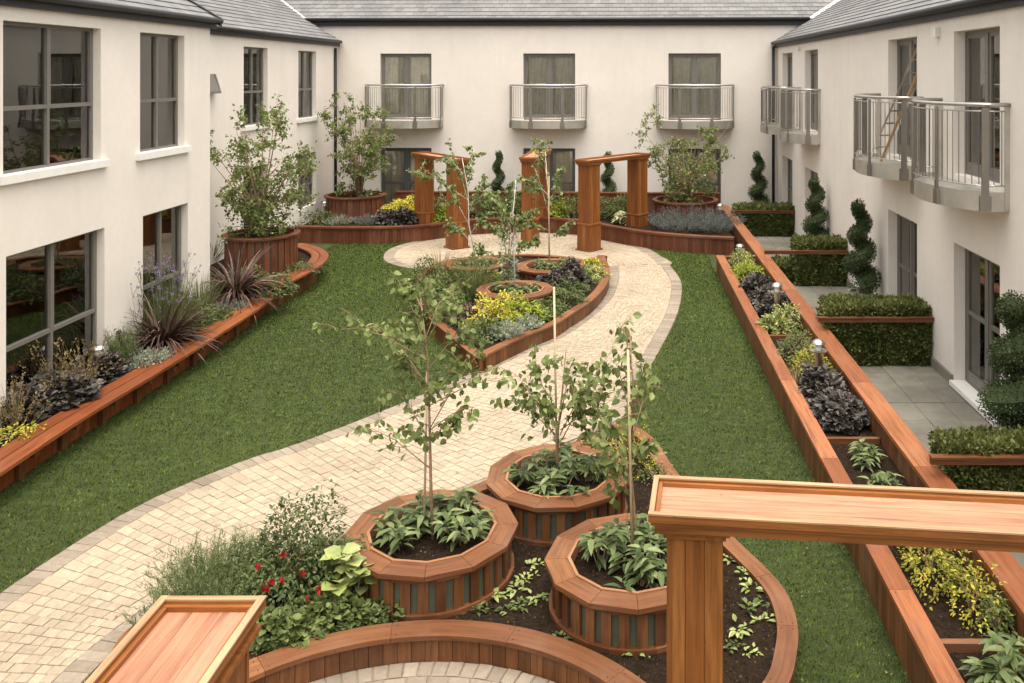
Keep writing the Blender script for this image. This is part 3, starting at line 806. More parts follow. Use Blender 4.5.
# ladder and board standing on a balcony
t = thing('ladder', 'aluminium ladder leaning in the upper doorway of the right wing', 'ladder', (4.62, 14.75, 3.0))
a0, a1 = Vector((4.45, 15.35, 3.02)), Vector((4.95, 14.35, 4.95)); sd_ = Vector((.16, .10, 0))
mb = MB()
for s in (-1, 1): mb.tube([a0+sd_*s, a1+sd_*s], .022, 4)
for k in range(1, 9): c = a0.lerp(a1, k/9); mb.tube([c-sd_, c+sd_], .014, 6)
mb.build('frame', M['steel'], t)
mb = MB(); mb.tube([Vector((4.40, 14.95, 3.02)), Vector((4.86, 14.40, 4.55))], .028, 4)
solo(mb, 'timber_batten', M['inner_wood'], (4.40, 14.95, 3.0), 'pale timber batten leaning beside the ladder in the upper doorway', 'batten')

# ================================================================== TIMBER BEDS
def bed_wall(parent, curve, side, z0, z1, th=.16, cap=.18, capt=.035, bw_=.105, over=.025, face='w_face', capm='w_cap', caplen=.75, boards2=False, capname='capping'):
    """curve = outer face; material lies on side (+1 left) ; boards + capping"""
    P = resample(curve, step=bw_)
    n = len(P); In = offset(P, side*.025)
    fb = MB()
    for i in range(n-1):
        a, b = P[i], P[i+1]; g = (b-a).normalized()*.002
        e = [a+g, b-g]; f_ = [In[i]+g, In[i+1]-g]
        fb.ribbon(e, f_, z0, z1-capt-random.uniform(0,.001))
    # inner lining boards
    Q0 = offset(P, side*(th-.02)); Q1 = offset(P, side*th)
    for i in range(0, n-1, 6):
        j = min(n-1, i+6); fb.ribbon(Q0[i:j+1], Q1[i:j+1], z0, z1-capt-.002)
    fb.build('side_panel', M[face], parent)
    cb = MB(); fx = MB(); S = resample(curve, step=.06)
    k = max(2, int(caplen/.06))
    strips = [(-over, cap-over)] if not boards2 else [(-over, cap*.5-over-.004), (cap*.5-over+.004, cap-over)]
    for (o0, o1) in strips:
        A_ = offset(S, side*o0); B_ = offset(S, side*o1)
        i = 0; i += 0
        while i < len(S)-1:
            j = min(len(S)-1, i+k)
            if len(S)-1-j < 4: j = len(S)-1
            a = A_[i:j+1]; b = B_[i:j+1]
            a = a[:]; b = b[:]
            ga = (a[1]-a[0]).normalized()*.0015; a[0] = a[0]+ga; b[0] = b[0]+ga; a[-1] = a[-1]-ga; b[-1] = b[-1]-ga
            dz = random.uniform(-.001, .001)
            cb.ribbon(a, b, z1-capt+dz, z1+dz)
            if a[0].y < 12:
                for (e0, e1, tt) in ((a[0], b[0], a[1]-a[0]), (a[-1], b[-1], a[-2]-a[-1])):
                    for f_ in (.22, .78):
                        q = e0.lerp(e1, f_)+tt.normalized()*.035; fx.lathe(q, [(.0055, z1-.002), (.0055, z1+.0016)], 6)
            i = j
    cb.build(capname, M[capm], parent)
    if fx.n: fx.build('screw_heads', M['gutter'], parent)['kind'] = 'stuff'

def crumbs(poly, z, n):
    xs = [p[0] for p in poly]; ys = [p[1] for p in poly]; mb = MB(); pts = []
    tries = 0
    while len(pts) < n and tries < n*6:
        tries += 1
        x = random.uniform(min(xs), max(xs)); y = random.uniform(min(ys), max(ys))
        if inside(poly, x, y): pts.append((x, y, z+random.uniform(-.002, .006)))
    if not pts: return mb
    tv = np.array([(1,0,0),(-1,0,0),(0,1,0),(0,-1,0),(0,0,1),(0,0,-1)], float)
    tf = [(0,2,4),(2,1,4),(1,3,4),(3,0,4),(2,0,5),(1,2,5),(3,1,5),(0,3,5)]
    rot = frames(rs(len(pts)), rs(len(pts)))
    sc = np.random.uniform(.5, 1, (len(pts), 3))*np.random.choice([.005,.009,.014], (len(pts), 1), p=[.6,.3,.1])*1.2
    mb.batch(tv, tf, pts, rot, sc); return mb
def soil_part(parent, poly, z, dens=0):
    mb = MB(); flat_poly(mb, poly, z); o = mb.build('soil', M['soil'], parent)
    if dens:
        area = abs(sum(poly[i][0]*poly[(i+1)%len(poly)][1]-poly[(i+1)%len(poly)][0]*poly[i][1] for i in range(len(poly))))/2
        c = crumbs(poly, z, int(area*dens)); c.build('soil_crumbs', M['crumb'], parent)['kind'] = 'stuff'

def ring_planter(c, r, z0, z1, label, group, nseg=12, slats=30, rimw=.19, face='w_face', cap='w_cap', rot=.13, plainrim=False, gapf=.56):
    t = thing('round_planter', label, 'planter', (c[0], c[1], z0), group)
    C_ = Vector(c)
    def pol(rr, a): return C_+Vector((math.cos(a), math.sin(a)))*rr
    mb = MB(); hw = math.cos(math.pi/nseg)
    for k in range(nseg):
        a0 = 2*math.pi*k/nseg+rot; a1 = 2*math.pi*(k+1)/nseg+rot; g = .0022
        mb.ribbon([pol(r, a0+g), pol(r, a1-g)], [pol(r-rimw, a0+g*1.5), pol(r-rimw, a1-g*1.5)], z1-.038, z1)
    mb.build('rim', M[cap], t)
    mb = MB()
    for k in range(nseg):
        a0 = 2*math.pi*k/nseg+rot; a1 = 2*math.pi*(k+1)/nseg+rot
        mb.ribbon([pol(r-rimw+.004, a0), pol(r-rimw+.004, a1)], [pol(r-rimw-.022, a0), pol(r-rimw-.022, a1)], z1-.13, z1+.012)
    mb.build('inner_lip', M['w_edge' if nseg == 12 else cap], t)
    mb = MB(); rr = r-.06
    for k in range(slats):
        a0 = 2*math.pi*(k-gapf/2)/slats; a1 = 2*math.pi*(k+gapf/2)/slats
        mb.ribbon([pol(rr, a0), pol(rr, a1)], [pol(rr-.025, a0), pol(rr-.025, a1)], z0+.0, z1-.040)
    mb.build('slat_wall', M[face], t)
    mb = MB()
    for k in range(nseg*2):
        a0 = 2*math.pi*k/nseg/2; a1 = 2*math.pi*(k+1)/nseg/2
        mb.ribbon([pol(r-.03, a0), pol(r-.03, a1)], [pol(r-.09, a0), pol(r-.09, a1)], z0-.01, z0+.035)
    mb.build('base_ring', M[face], t); mb = MB()
    for k in range(nseg*2):
        a0 = 2*math.pi*k/nseg/2; a1 = 2*math.pi*(k+1)/nseg/2
        mb.ribbon([pol(r-.045, a0), pol(r-.045, a1)], [pol(r-.09, a0), pol(r-.09, a1)], z1-.075, z1-.042)
    mb.build('top_band', M[face], t)
    mb = MB(); mb.lathe(c, [(rr-.03, z0), (rr-.03, z1-.045), (rr-.045, z1-.045), (rr-.045, z0+.02)], 40); mb.build('liner', M['liner'], t)
    poly = [tuple(pol(r-rimw-.01, a)) for a in np.linspace(0, 2*math.pi, 32, endpoint=False)]
    soil_part(t, poly, z1-.09, 700 if c[1] < 10 else 0)
    return t

# -- near bed
ZN = .22
outer = [W(*p, ZN) for p in ((722,745),(762,712),(784,684),(792,660),(794,622),(777,583),(728,534),(700,500),(673,470),(650,437),(622,424),(590,436),(540,458),(470,488),(400,514),(340,538),(260,568),(180,600),(128,632),(112,668),(132,705),(190,740))]
nb_curve = catmull(outer, 8)
tb = thing('raised_bed', 'low teardrop timber raised bed holding three round planters beside the near paved circle', 'raised bed', (-.6, 7.5, 0), 'timber raised beds')
bed_wall(tb, nb_curve, +1, 0, ZN, th=.13, cap=.16)
arc = [NC+Vector((math.cos(a), math.sin(a)))*1.90 for a in np.linspace(R(-8), R(188), 60)]
bed_wall(tb, arc, -1, 0, ZN, th=.14, cap=.20, caplen=.9)
arc_o = [NC+Vector((math.cos(a), math.sin(a)))*2.02 for a in np.linspace(R(0), R(180), 40)]
soil_poly = [tuple(p) for p in offset(resample(nb_curve, step=.15), .06)]+[tuple(p) for p in arc_o[::-1]]
soil_part(tb, soil_poly, .165, 900)
NEAR_SOIL = soil_poly
RG = 'low round timber planters with young birches'
rp1 = ring_planter((-1.655, 7.68), .745, .165, .53, 'nearest-left round slatted timber planter with a young birch in the front bed', RG)
rp2 = ring_planter((-.63, 8.75), .72, .165, .53, 'rear round slatted timber planter of the three in the front bed', RG, rot=.3)
rp3 = ring_planter((.085, 7.24), .72, .165, .53, 'right-hand round slatted timber planter partly behind the near pergola column', RG, rot=.05)

# -- island bed
ZI = .26
isl = [W(*p, ZI) for p in ((603,255),(608.7,268.7),(608,278),(601,290),(586.6,303.5),(570,313.8),(555.8,323),(531,333),(506.6,344),(480,357),(468,350),(452,336),(433,320.5),(424,308),(418,297),(416,285),(421,272),(440,262),(470,257),(520,254),(560,256),(585,260))]
isl_c = catmull(isl[:10], 8); isl_c2 = catmull(isl[9:], 8)+[Vector(isl[0])]
ti = thing('raised_bed', 'leaf-shaped timber island bed with three round planters in the middle of the path', 'raised bed', (-2.2, 17, 0), 'timber raised beds')
bed_wall(ti, isl_c[::-1], +1, 0, ZI, th=.12, cap=.16, capt=.03)
bed_wall(ti, isl_c2[::-1], +1, 0, ZI, th=.12, cap=.16, capt=.03)
isl_poly = [tuple(p) for p in isl_c]+[tuple(p) for p in isl_c2[1:-1]]
cen = Vector((sum(p[0] for p in isl_poly)/len(isl_poly), sum(p[1] for p in isl_poly)/len(isl_poly)))
soil_part(ti, [tuple(Vector(p)+(cen-Vector(p)).normalized()*.06) for p in isl_poly], .20)
ipA = ring_planter((-3.05, 18.55), .68, .2, .52, 'rear-left round slatted planter in the island bed', RG, face='w_far')
ipB = ring_planter((-1.5, 18.3), .72, .2, .52, 'rear-right round slatted planter in the island bed', RG, face='w_far')
ipC = ring_planter((-1.98, 16.3), .72, .2, .52, 'front round slatted planter in the island bed', RG, face='w_far')

# -- left bench bed
ZL = .40
l1 = [W(*p, ZL) for p in ((-60,512),(0,473),(83,418),(167,367),(249,315),(282,291))]
t1 = catmull(l1, 10)
tl = thing('raised_bed', 'long straight bench-topped timber raised bed under the left front windows', 'raised bed', (-6.5, 12, 0), 'timber raised beds')
bed_wall(tl, [p+Vector((-.30,.14)) for p in t1], +1, 0, ZL-.05, th=.12, cap=.05, capt=.02, face='w_bench', capm='w_bench')
def bench(parent, curve, z, wd, mat='w_bench', blocks=True):
    cb = MB(); S = resample(curve, step=.1)
    for (o0, o1) in ((0, wd*.5-.006), (wd*.5+.006, wd)):
        A_ = offset(S, o0); B_ = offset(S, o1); i = 0
        while i < len(S)-1:
            j = min(len(S)-1, i+24); cb.ribbon(A_[i:j+1], B_[i:j+1], z-.04, z); i = j
    cb.build('seat', M[mat], parent)
    if blocks:
        P = resample(curve, step=.75); Q = offset(P, .07); Q2 = offset(P, wd-.02)
        for i in range(len(P)-1):
            t_ = (P[i+1]-P[i]).normalized()*.045; bb = MB()
            bb.ribbon([Q[i]-t_, Q[i]+t_], [Q2[i]-t_, Q2[i]+t_], z-.14, z-.041)
            bb.ribbon([Q[i].lerp(Q2[i], .55)-t_, Q[i].lerp(Q2[i], .55)+t_], [Q2[i]-t_, Q2[i]+t_], .0, z-.14)
            bb.build('bracket', M['w_face'], parent)
bench(tl, t1, ZL, .40)
soil_part(tl, [tuple(p) for p in offset(t1, .38)]+[(-7.34, t1[-1].y+.25), (-7.34, 6.5)], .33)
l2 = [W(*p, .46) for p in ((276,289.5),(292,281),(319.5,266),(328,257),(326,251),(314,245.5),(302,243))]
t2 = catmull(l2, 10)
tl2 = thing('raised_bed', 'curved end section of the left bench bed wrapping round the tall planter', 'raised bed', (-6.6, 18.5, 0), 'timber raised beds')
bed_wall(tl2, [p for p in offset(t2, .22)], +1, 0, .42, th=.10, cap=.05, capt=.02, face='w_face', capm='w_bench')
bench(tl2, t2, .46, .36)
soil_part(tl2, [tuple(p) for p in offset(t2, .34)]+[(-8.88, t2[-1].y), (-8.88, 15.8), (-7.33, 15.8), (-7.33, t2[0].y)], .38)

# -- tall round planters
TG = 'tall round slatted timber planters'
tp1 = ring_planter((-7.62, 18.6), .78, .0, 1.14, 'tall round slatted planter with a bushy birch behind the curved left bench', TG, nseg=20, slats=30, rimw=.10, face='w_far', gapf=.8, cap='w_far')
tp2 = ring_planter((-7.75, 25.6), .88, .0, 1.0, 'tall round slatted planter in the far left corner of the courtyard', TG, nseg=20, slats=30, rimw=.10, face='w_far', gapf=.8, cap='w_far')
tp3 = ring_planter((1.78, 24.75), .93, .0, .98, 'tall round slatted planter in the far right corner beside the lavender', TG, nseg=20, slats=34, rimw=.10, face='w_far', gapf=.8, cap='w_far')

# -- rear bed
ZB = .44
rbc = [W(*p, ZB) for p in ((296,226),(336,227),(380,227),(419,225.5),(448,222),(472,219.5),(512,217.5),(540,217.5),(579,220),(598,223.5),(632,229.6),(660,233),(700,236),(734,237.5))]
rc = catmull(rbc, 8)
tr_ = thing('raised_bed', 'long curving timber raised bed along the foot of the rear wing', 'raised bed', (-2.2, 24.8, 0), 'timber raised beds')
bed_wall(tr_, rc, +1, 0, ZB, th=.14, cap=.20, capt=.05, face='w_far', capm='w_far', over=.04)
soil_part(tr_, [tuple(p) for p in offset(rc, .1)]+[(2.9, 26.3), (-8.85, 26.7)], .37)
# back parapet
par = [Vector((-6.9, 26.75)), Vector((2.95, 26.4))]
tp = thing('timber_parapet', 'straight board-clad timber parapet between the rear bed and the rear doors', 'parapet', (-2, 26.5, 0))
bed_wall(tp, par, +1, 0, .93, th=.16, cap=.22, capt=.04, face='w_far', capm='w_far', caplen=2.4)

# -- right long bed: low wall + high wall
tl3 = thing('raised_bed', 'long narrow timber planting trough along the right lawn with high board wall behind', 'raised bed', (2.5, 13, 0), 'timber raised beds')
lowc = [Vector((2.135, 4.6)), Vector((2.135, 19.9))]
bed_wall(tl3, lowc, -1, 0, .40, th=.15, cap=.185, capt=.04, over=.012, caplen=2.4, capm='w_trough')
hic = [Vector((2.93, 4.0)), Vector((2.93, 26.3))]
bed_wall(tl3, hic, -1, 0, .58, th=.22, cap=.26, capt=.045, over=.012, caplen=2.4, face='w_face', capm='w_trough')
ec = MB()
ec.box(2.30, 2.92, 19.80, 19.90, 0, .385)
for yy in (9.98, 6.40, 13.9): ec.box(2.31, 2.915, yy-.03, yy+.03, .2, .375)
ec.build('divider', M['w_face'], tl3)
soil_part(tl3, [(2.2,4.6),(2.93,4.6),(2.93,19.85),(2.2,19.85)], .31, 500)

# ================================================================== PERGOLAS
def portal(p0, p1, ztop, shaft, capw, label, near=False, over=.10, tray='w_tray', zb=(0, 0)):
    p0 = Vector(p0); p1 = Vector(p1); u = (p1-p0).normalized(); n = Vector((-u.y, u.x))
    t = thing('pergola', label, 'pergola', (p0.x, p0.y, 0), 'timber portal pergolas with a tray-shaped top beam')
    for i, p in enumerate((p0, p1)):
        c = MB(); hs_ = shaft/2
        zt = ztop-.155
        # shaft faced with boards: three per side
        for (a, b, sg) in ((u, n, 1), (u, n, -1), (n, u, 1), (n, u, -1)):
            for k in range(3):
                w3 = shaft/3; cc = p+a*((k-1)*w3)+b*(sg*(hs_-.012))
                inset = .006 if k != 1 else 0
                c.obox(cc-b*sg*inset, a, b, w3/2-.0015, .012, .70, zt)
        c.obox(p, u, n, hs_-.025, hs_-.025, zb[i], zt)
        for k in range(3):
            for (a, b, sg) in ((u, n, 1), (u, n, -1), (n, u, 1), (n, u, -1)):
                w3 = (shaft+.03)/3; c.obox(p+a*((k-1)*w3)+b*(sg*(hs_+.003)), a, b, w3/2-.001, .012, zb[i]+.0, .68)
        c.obox(p, u, n, hs_+.03, hs_+.03, .68, .715)
        c.obox(p, u, n, hs_+.05, hs_+.05, zb[i], zb[i]+.05)
        c.build('column', M['w_col'], t)
        k_ = MB()
        k_.obox(p, u, n, hs_+.015, hs_+.015, zt, zt+.03); k_.obox(p, u, n, hs_+.035, hs_+.035, zt+.03, zt+.055)
        k_.build('capital', M['w_col'], t)
    c = (p0+p1)/2; hl = (p1-p0).length/2+shaft/2+over; hw = capw/2
    b = MB(); zt = ztop-.112
    b.obox(c, u, n, hl-.03, hw-.03, zt, zt+.045); b.obox(c, u, n, hl-.012, hw-.012, zt+.045, zt+.065)
    b.build('beam', M['w_col'], t)
    f_ = MB()
    nb_ = 3
    for k in range(nb_):
        wv = (2*hw-.05)/nb_; f_.obox(c+n*((k-(nb_-1)/2)*wv), u, n, hl-.02, wv/2-.001, zt+.0655, zt+.070)
    f_.build('tray_floor', M[tray], t)
    l_ = MB(); lw_ = .028
    l_.obox(c+n*(hw-lw_/2), u, n, hl, lw_/2, zt+.066, ztop); l_.obox(c-n*(hw-lw_/2), u, n, hl, lw_/2, zt+.066, ztop)
    l_.obox(c+u*(hl-lw_/2), u, n, lw_/2, hw-lw_-.0005, zt+.066, ztop-.001); l_.obox(c-u*(hl-lw_/2), u, n, lw_/2, hw-lw_-.0005, zt+.066, ztop-.001)
    im = MB()
    for s in (-1, 1):   # inner stepped moulding
        im.obox(c+n*s*(hw-lw_-.012), u, n, hl-lw_-.026, .011, zt+.070, ztop-.020)
        im.obox(c+u*s*(hl-lw_-.013), u, n, .011, hw-lw_-.001, zt+.070, ztop-.020)
    im.build('inner_moulding', M['w_col'], t)
    l_.v = [np.where(v[:, 2:3] > ztop-.004, v-np.array([0, 0, .009]), v) for v in l_.v]
    l_.build('tray_lip', M['w_col'], t)
    l_ = MB()
    for s in (-1, 1):
        l_.obox(c+n*s*(hw-lw_/2), u, n, hl+.002, lw_/2+.002, ztop-.0088, ztop)
        l_.obox(c+u*s*(hl-lw_/2), u, n, lw_/2, hw-lw_-.0025, ztop-.0088, ztop)
    l_.build('lip_top_strip', M['w_lip'] if near else M['w_col'], t)  # thin strip on the lip; near trays carry the painted edge highlight
    return t
portal((-.84+.0, 22.45), (.42, 24.0), 2.33, .40, .50, 'right-hand portal pergola of the far trio on the plaza')
portal((-4.27, 22.75), (-5.45, 24.25), 2.33, .40, .50, 'left-hand portal pergola of the far trio, beside the yellow shrub')
portal((-2.42, 23.2), (-2.30, 25.2), 2.33, .40, .50, 'middle portal pergola of the far trio, seen end on')
portal((.40, 4.80), (3.05, 4.52), 2.2, .30, .45, 'near portal pergola whose long pale tray beam crosses the right foreground', near=True, over=.09)
portal((-1.80, 3.62), (-1.80, 1.6), 2.2, .38, .46, 'near portal pergola in the bottom left corner with a pale tray top', near=True, over=.07, tray='w_tray2')

# ================================================================== PLANTS
def dome_leaves(mb, c, rx, ry, h, n, size, tpl, up=.4, jit=.5, base=0.0, lump=.25, inner=.25, seed=0):
    th = np.random.uniform(0, 2*math.pi, n); cz = np.random.uniform(base, 1, n); sr = np.sqrt(np.maximum(0, 1-cz**2))
    d = np.stack([np.cos(th)*sr, np.sin(th)*sr, cz], 1)
    rad = 1-inner*np.random.rand(n)**1.5
    lm = np.array([noise.noise(Vector((x*2.2+seed, y*2.2, z*2.2+seed*1.7))) for x, y, z in d])
    rad = rad*(1+lump*2*lm)
    P = np.array(c)+d*rad[:, None]*np.array([rx, ry, h])
    dr = d*np.array([1, 1, up])+rs(n, jit)
    rot = frames(dr, np.array([[0, 0, 1.]])+rs(n, .35)+d*.5)
    mb.batch(tpl[0], tpl[1], P, rot, np.random.uniform(.65, 1.2, n)*size)
def core(mb, c, rx, ry, h, f=.72):
    vs = []; fs = []; k = 10; rows = 5
    for j in range(rows):
        ph = j/(rows)*math.pi/2
        for i in range(k):
            a = 2*math.pi*i/k; q = f*(1+.18*noise.noise(Vector((math.cos(a)*2+c[0], math.sin(a)*2+c[1], ph*2))))
            vs.append((c[0]+rx*q*math.cos(a)*math.cos(ph), c[1]+ry*q*math.sin(a)*math.cos(ph), c[2]+h*q*math.sin(ph)))
    vs.append((c[0], c[1], c[2]+h*f))
    for j in range(rows-1):
        for i in range(k): fs.append((j*k+i, j*k+(i+1)%k, (j+1)*k+(i+1)%k, (j+1)*k+i))
    for i in range(k): fs.append(((rows-1)*k+i, (rows-1)*k+(i+1)%k, rows*k))
    mb.add(vs, fs)
def mound(pos, rx, ry, h, n, size, tpl, mat, name, label, cat='shrub', group=None, **kw):
    t = thing(name, label, cat, pos, group)
    mb = MB(); dome_leaves(mb, pos, rx, ry, h, n, size, tpl, seed=random.uniform(0, 50), **kw)
    mb.build('foliage', L[mat], t)
    st = MB()
    for k in range(7):
        a = random.uniform(0, 6.28); e = (pos[0]+rx*.6*math.cos(a), pos[1]+ry*.6*math.sin(a), pos[2]+h*.6)
        st.tube([(pos[0], pos[1], pos[2]-.02), ((pos[0]*.6+e[0]*.4), (pos[1]*.6+e[1]*.4), pos[2]+h*.35), e], [.008, .006, .003], 5)
    st.build('stem', M['bark'], t)
    return t
def blades(mb, c, n, length, width, droop=.6, spread=.9, base_r=.05, seg=4, up0=.9):
    for _ in range(n):
        a = random.uniform(0, 2*math.pi); sp_ = random.uniform(.05, spread); l = length*random.uniform(.6, 1.1)
        d = Vector((math.cos(a)*sp_, math.sin(a)*sp_, up0)).normalized()
        p = Vector(c)+Vector((math.cos(a), math.sin(a), 0))*random.uniform(0, base_r); vs = []; fs = []
        side = Vector((-math.sin(a), math.cos(a), 0)); side = (side+Vector((random.gauss(0,.3), random.gauss(0,.3), random.gauss(0,.3)))).normalized()
        dr = droop*random.uniform(.3, 1.3)
        for i in range(seg+1):
            f_ = i/seg; wv = width*(1-f_**2)*.5+.0008
            vs += [tuple(p-side*wv), tuple(p+side*wv)]
            d = (d+Vector((math.cos(a)*.5, math.sin(a)*.5, -1))*dr/seg).normalized(); p = p+d*l/seg
        for i in range(seg): fs.append((2*i, 2*i+1, 2*i+3, 2*i+2))
        mb.add(vs, fs)
def tuft(pos, n, length, width, mat, name, label, cat='plant', group=None, **kw):
    mb = MB(); blades(mb, pos, n, length, width, **kw)
    return solo(mb, name, L[mat], pos, label, cat, group)
def rosette(mb, c, n, size, tpl=T_LONG, elev=.55, spread=.1):
    for k in range(n):
        pass
    a = np.random.uniform(0, 2*math.pi, n); e = np.random.uniform(.05, 1.1, n)
    d = np.stack([np.cos(a), np.sin(a), e*elev*1.6], 1)
    P = np.array(c)+np.stack([np.cos(a)*spread*np.random.rand(n), np.sin(a)*spread*np.random.rand(n), np.random.uniform(0, size*.5, n)], 1)
    rot = frames(d, np.array([[0, 0, 1.]])+rs(n, .15)); mb.batch(tpl[0], tpl[1], P, rot, np.random.uniform(.7, 1.15, n)*size)
def leafy_clump(pos, r, h, n, size, mat, name, label, cat='plant', group=None, tpl=T_LONG, heads=9):
    """many whorls of pointed leaves on short stems"""
    t = thing(name, label, cat, pos, group); mb = MB(); st = MB()
    for k in range(heads):
        a = random.uniform(0, 6.28); q = r*math.sqrt(random.random())*.85; x = pos[0]+q*math.cos(a); y = pos[1]+q*math.sin(a); z = pos[2]+h*random.uniform(.25, .95)*(1-.5*(q/r)**2)
        rosette(mb, (x, y, z), max(5, n//heads), size, tpl, elev=.35, spread=.03)
        rosette(mb, (x, y, z-.06), 4, size*.9, tpl, elev=.05, spread=.03)
        st.tube([(pos[0]+.3*(x-pos[0]), pos[1]+.3*(y-pos[1]), pos[2]-.01), (x, y, z)], [.006, .004], 5)
    mb.build('foliage', L[mat], t); st.build('stem', M['bark'], t); return t
def spikes(mb, c, r, h, n, leaf=.02, lean=.35, k=18, tpl=T_NEEDLE):
    """upright stems clothed in short needles (rosemary, lavender)"""
    for _ in range(n):
        a = random.uniform(0, 6.28); q = r*math.sqrt(random.random()); x = c[0]+q*math.cos(a)*.6; y = c[1]+q*math.sin(a)*.6
        d = Vector((math.cos(a)*lean*q/r, math.sin(a)*lean*q/r, 1)).normalized(); l = h*random.uniform(.6, 1.1)*(1-.35*(q/r)**2)
        ts = np.random.uniform(.15, 1, k); P = np.array([x, y, c[2]])+np.outer(ts*l, np.array(d))+np.outer(ts*ts*l*.25*q/r, np.array([math.cos(a), math.sin(a), 0]))
        dd = np.array(d)*.9+rs(k, .55); mb.batch(tpl[0], tpl[1], P, frames(dd, rs(k)), np.random.uniform(.7, 1.2, k)*leaf)
def spiky_mound(pos, r, h, n, mat, name, label, leaf=.035, k=22, group=None, lean=.5, cat='shrub', extra=None, tpl=T_NEEDLE):
    t = thing(name, label, cat, pos, group); mb = MB(); spikes(mb, pos, r, h, n, leaf, lean, k, tpl); mb.build('foliage', L[mat], t)
    return t

def tree_px(base, d, trunk_px, branches, nleaf, leaf, mat, label, bark='bark', jit=.28, group='young birches in the round planters', dens=1.0, droop=.35, clump=.10):
    """young tree; trunk and branches given as picture points at distance d, scattered in depth"""
    t = thing('birch_tree', label, 'tree', tuple(base), group)
    tk = MB(); pts = [Vector(base)]+[WD(px, py, d)+Vector((0, random.uniform(-.03, .03), 0)) for px, py in trunk_px]
    tk.tube(pts, list(np.linspace(.016, .006, len(pts))), 7); br = tk; lf = MB(); PP = []; DD = []
    for (a, b) in branches:
        p = WD(a[0], a[1], d); q = WD(b[0], b[1], d)
        q.y += random.uniform(-jit, jit)*1.6; ln = (q-p).length
        mid = (p+q)/2+Vector((0, 0, ln*.10)); cur = [p, p.lerp(mid, .6), mid, mid.lerp(q, .6)+Vector((0,0,ln*.04)), q]
        br.tube(cur, [.006, .005, .004, .003, .002], 5)
        subs = [(cur, 1.0)]
        for k in range(5):
            s = cur[1+k % 3].lerp(cur[2+k % 3], random.random()); dv = (q-p).normalized()+Vector(rs(1, .7)[0])
            e = s+dv.normalized()*ln*random.uniform(.25, .5); e.z -= .02
            tw = [s, (s+e)/2+Vector((0,0,.02)), e]; br.tube(tw, [.003, .0025, .0015], 4); subs.append((tw, .6))
        for cv, wgt in subs:
            k = max(2, int(nleaf*wgt/len(branches)/3.2))
            for _ in range(k):
                f_ = random.uniform(.15, 1)*(len(cv)-1); i = min(int(f_), len(cv)-2); x = cv[i].lerp(cv[i+1], f_-i)
                PP.append(x+Vector(rs(1, clump*.25)[0])); v = Vector(rs(1, .8)[0]); v.z = v.z*.5-droop*2; DD.append(v)
    tk.build('trunk', M[bark], t, smooth=True)
    PP = np.array(PP); DD = np.array(DD); n = len(PP)
    lf.batch(T_BIRCH[0], T_BIRCH[1], PP, frames(DD, rs(n, .6)+np.array([[0, -.3, .6]])), np.random.uniform(.6, 1.15, n)*leaf)
    lf.build('foliage', L[mat], t); return t
def stake(px, py0, py1, d, label, px1=None):
    a = WD(px, py0, d); b = WD(px1 or px, py1, d); mb = MB(); mb.tube([a, b], .011, 7)
    solo(mb, 'cane_stake', M['stake'], tuple(a), label, 'stake', 'cane stakes beside the young birches', smooth=True)

def bush_tree(c, z0, h, crx, crz, nst, nleaf, leaf, mat, label, bark='bark', loose=.35, group='bushy birches in the tall planters', zc=.6, lobes=12):
    """multi-stem bushy tree: curving stems, sub-branches, leaves gathered in clumps along them"""
    t = thing('bushy_tree', label, 'tree', (c[0], c[1], z0), group); tk = MB(); br = tk; PP = []; DD = []
    segs = []
    for k in range(nst):
        a = 2*math.pi*k/nst+random.uniform(-.4, .4); sp_ = random.uniform(.25, 1.0)*crx; hh = h*random.uniform(.5, 1.05)*(1.08-.35*sp_/crx)
        p0 = Vector((c[0]+.06*math.cos(a), c[1]+.06*math.sin(a), z0)); p3 = Vector((c[0]+sp_*math.cos(a), c[1]+sp_*math.sin(a), z0+hh))
        p1 = p0+Vector((.1*sp_*math.cos(a), .1*sp_*math.sin(a), hh*.35)); p2 = p0.lerp(p3, .65)+Vector((0, 0, hh*.08))
        cv = [p0, p1, p2, p3]; tk.tube(cv, [.022, .016, .009, .003], 6)
        for j in range(9):
            f_ = random.uniform(.12, 2.95); i = int(f_); s = cv[i].lerp(cv[i+1], f_-i)
            dv = Vector((math.cos(a+random.gauss(0, 1.1)), math.sin(a+random.gauss(0, 1.1)), random.uniform(-.35, .8))).normalized()
            e = s+dv*random.uniform(.25, .65)*crx*(1.1-.25*f_); md = (s+e)/2+Vector((0, 0, .05)); br.tube([s, md, e], [.007, .004, .002], 4); segs.append((s, md, e))
            for _ in range(3):
                s2 = md.lerp(e, random.random()); e2 = s2+Vector(rs(1, .5)[0]).normalized()*random.uniform(.12, .3); br.tube([s2, e2], [.003, .0015], 3); segs.append((s2, (s2+e2)/2, e2))
    per = nleaf/len(segs)
    for (s, md, e) in segs:
        for _ in range(int(per*random.uniform(.4, 1.7))):
            f_ = random.uniform(.1, 1.05); x = s.lerp(md, f_*2) if f_ < .5 else md.lerp(e, f_*2-1)
            PP.append(x+Vector(rs(1, .035)[0])); v = Vector(rs(1, .8)[0]); v.z = v.z*.5-.5; DD.append(v)
    tk.build('trunk', M[bark], t, smooth=True)
    lf = MB(); PP = np.array(PP); DD = np.array(DD); n = len(PP)
    lf.batch(T_OVAL[0]*np.array([1.3, 1, 1]), T_OVAL[1], PP, frames(DD, rs(n, .6)+np.array([[0, -.3, .6]])), np.random.uniform(.6, 1.2, n)*leaf)
    lf.build('foliage', L[mat], t); return t

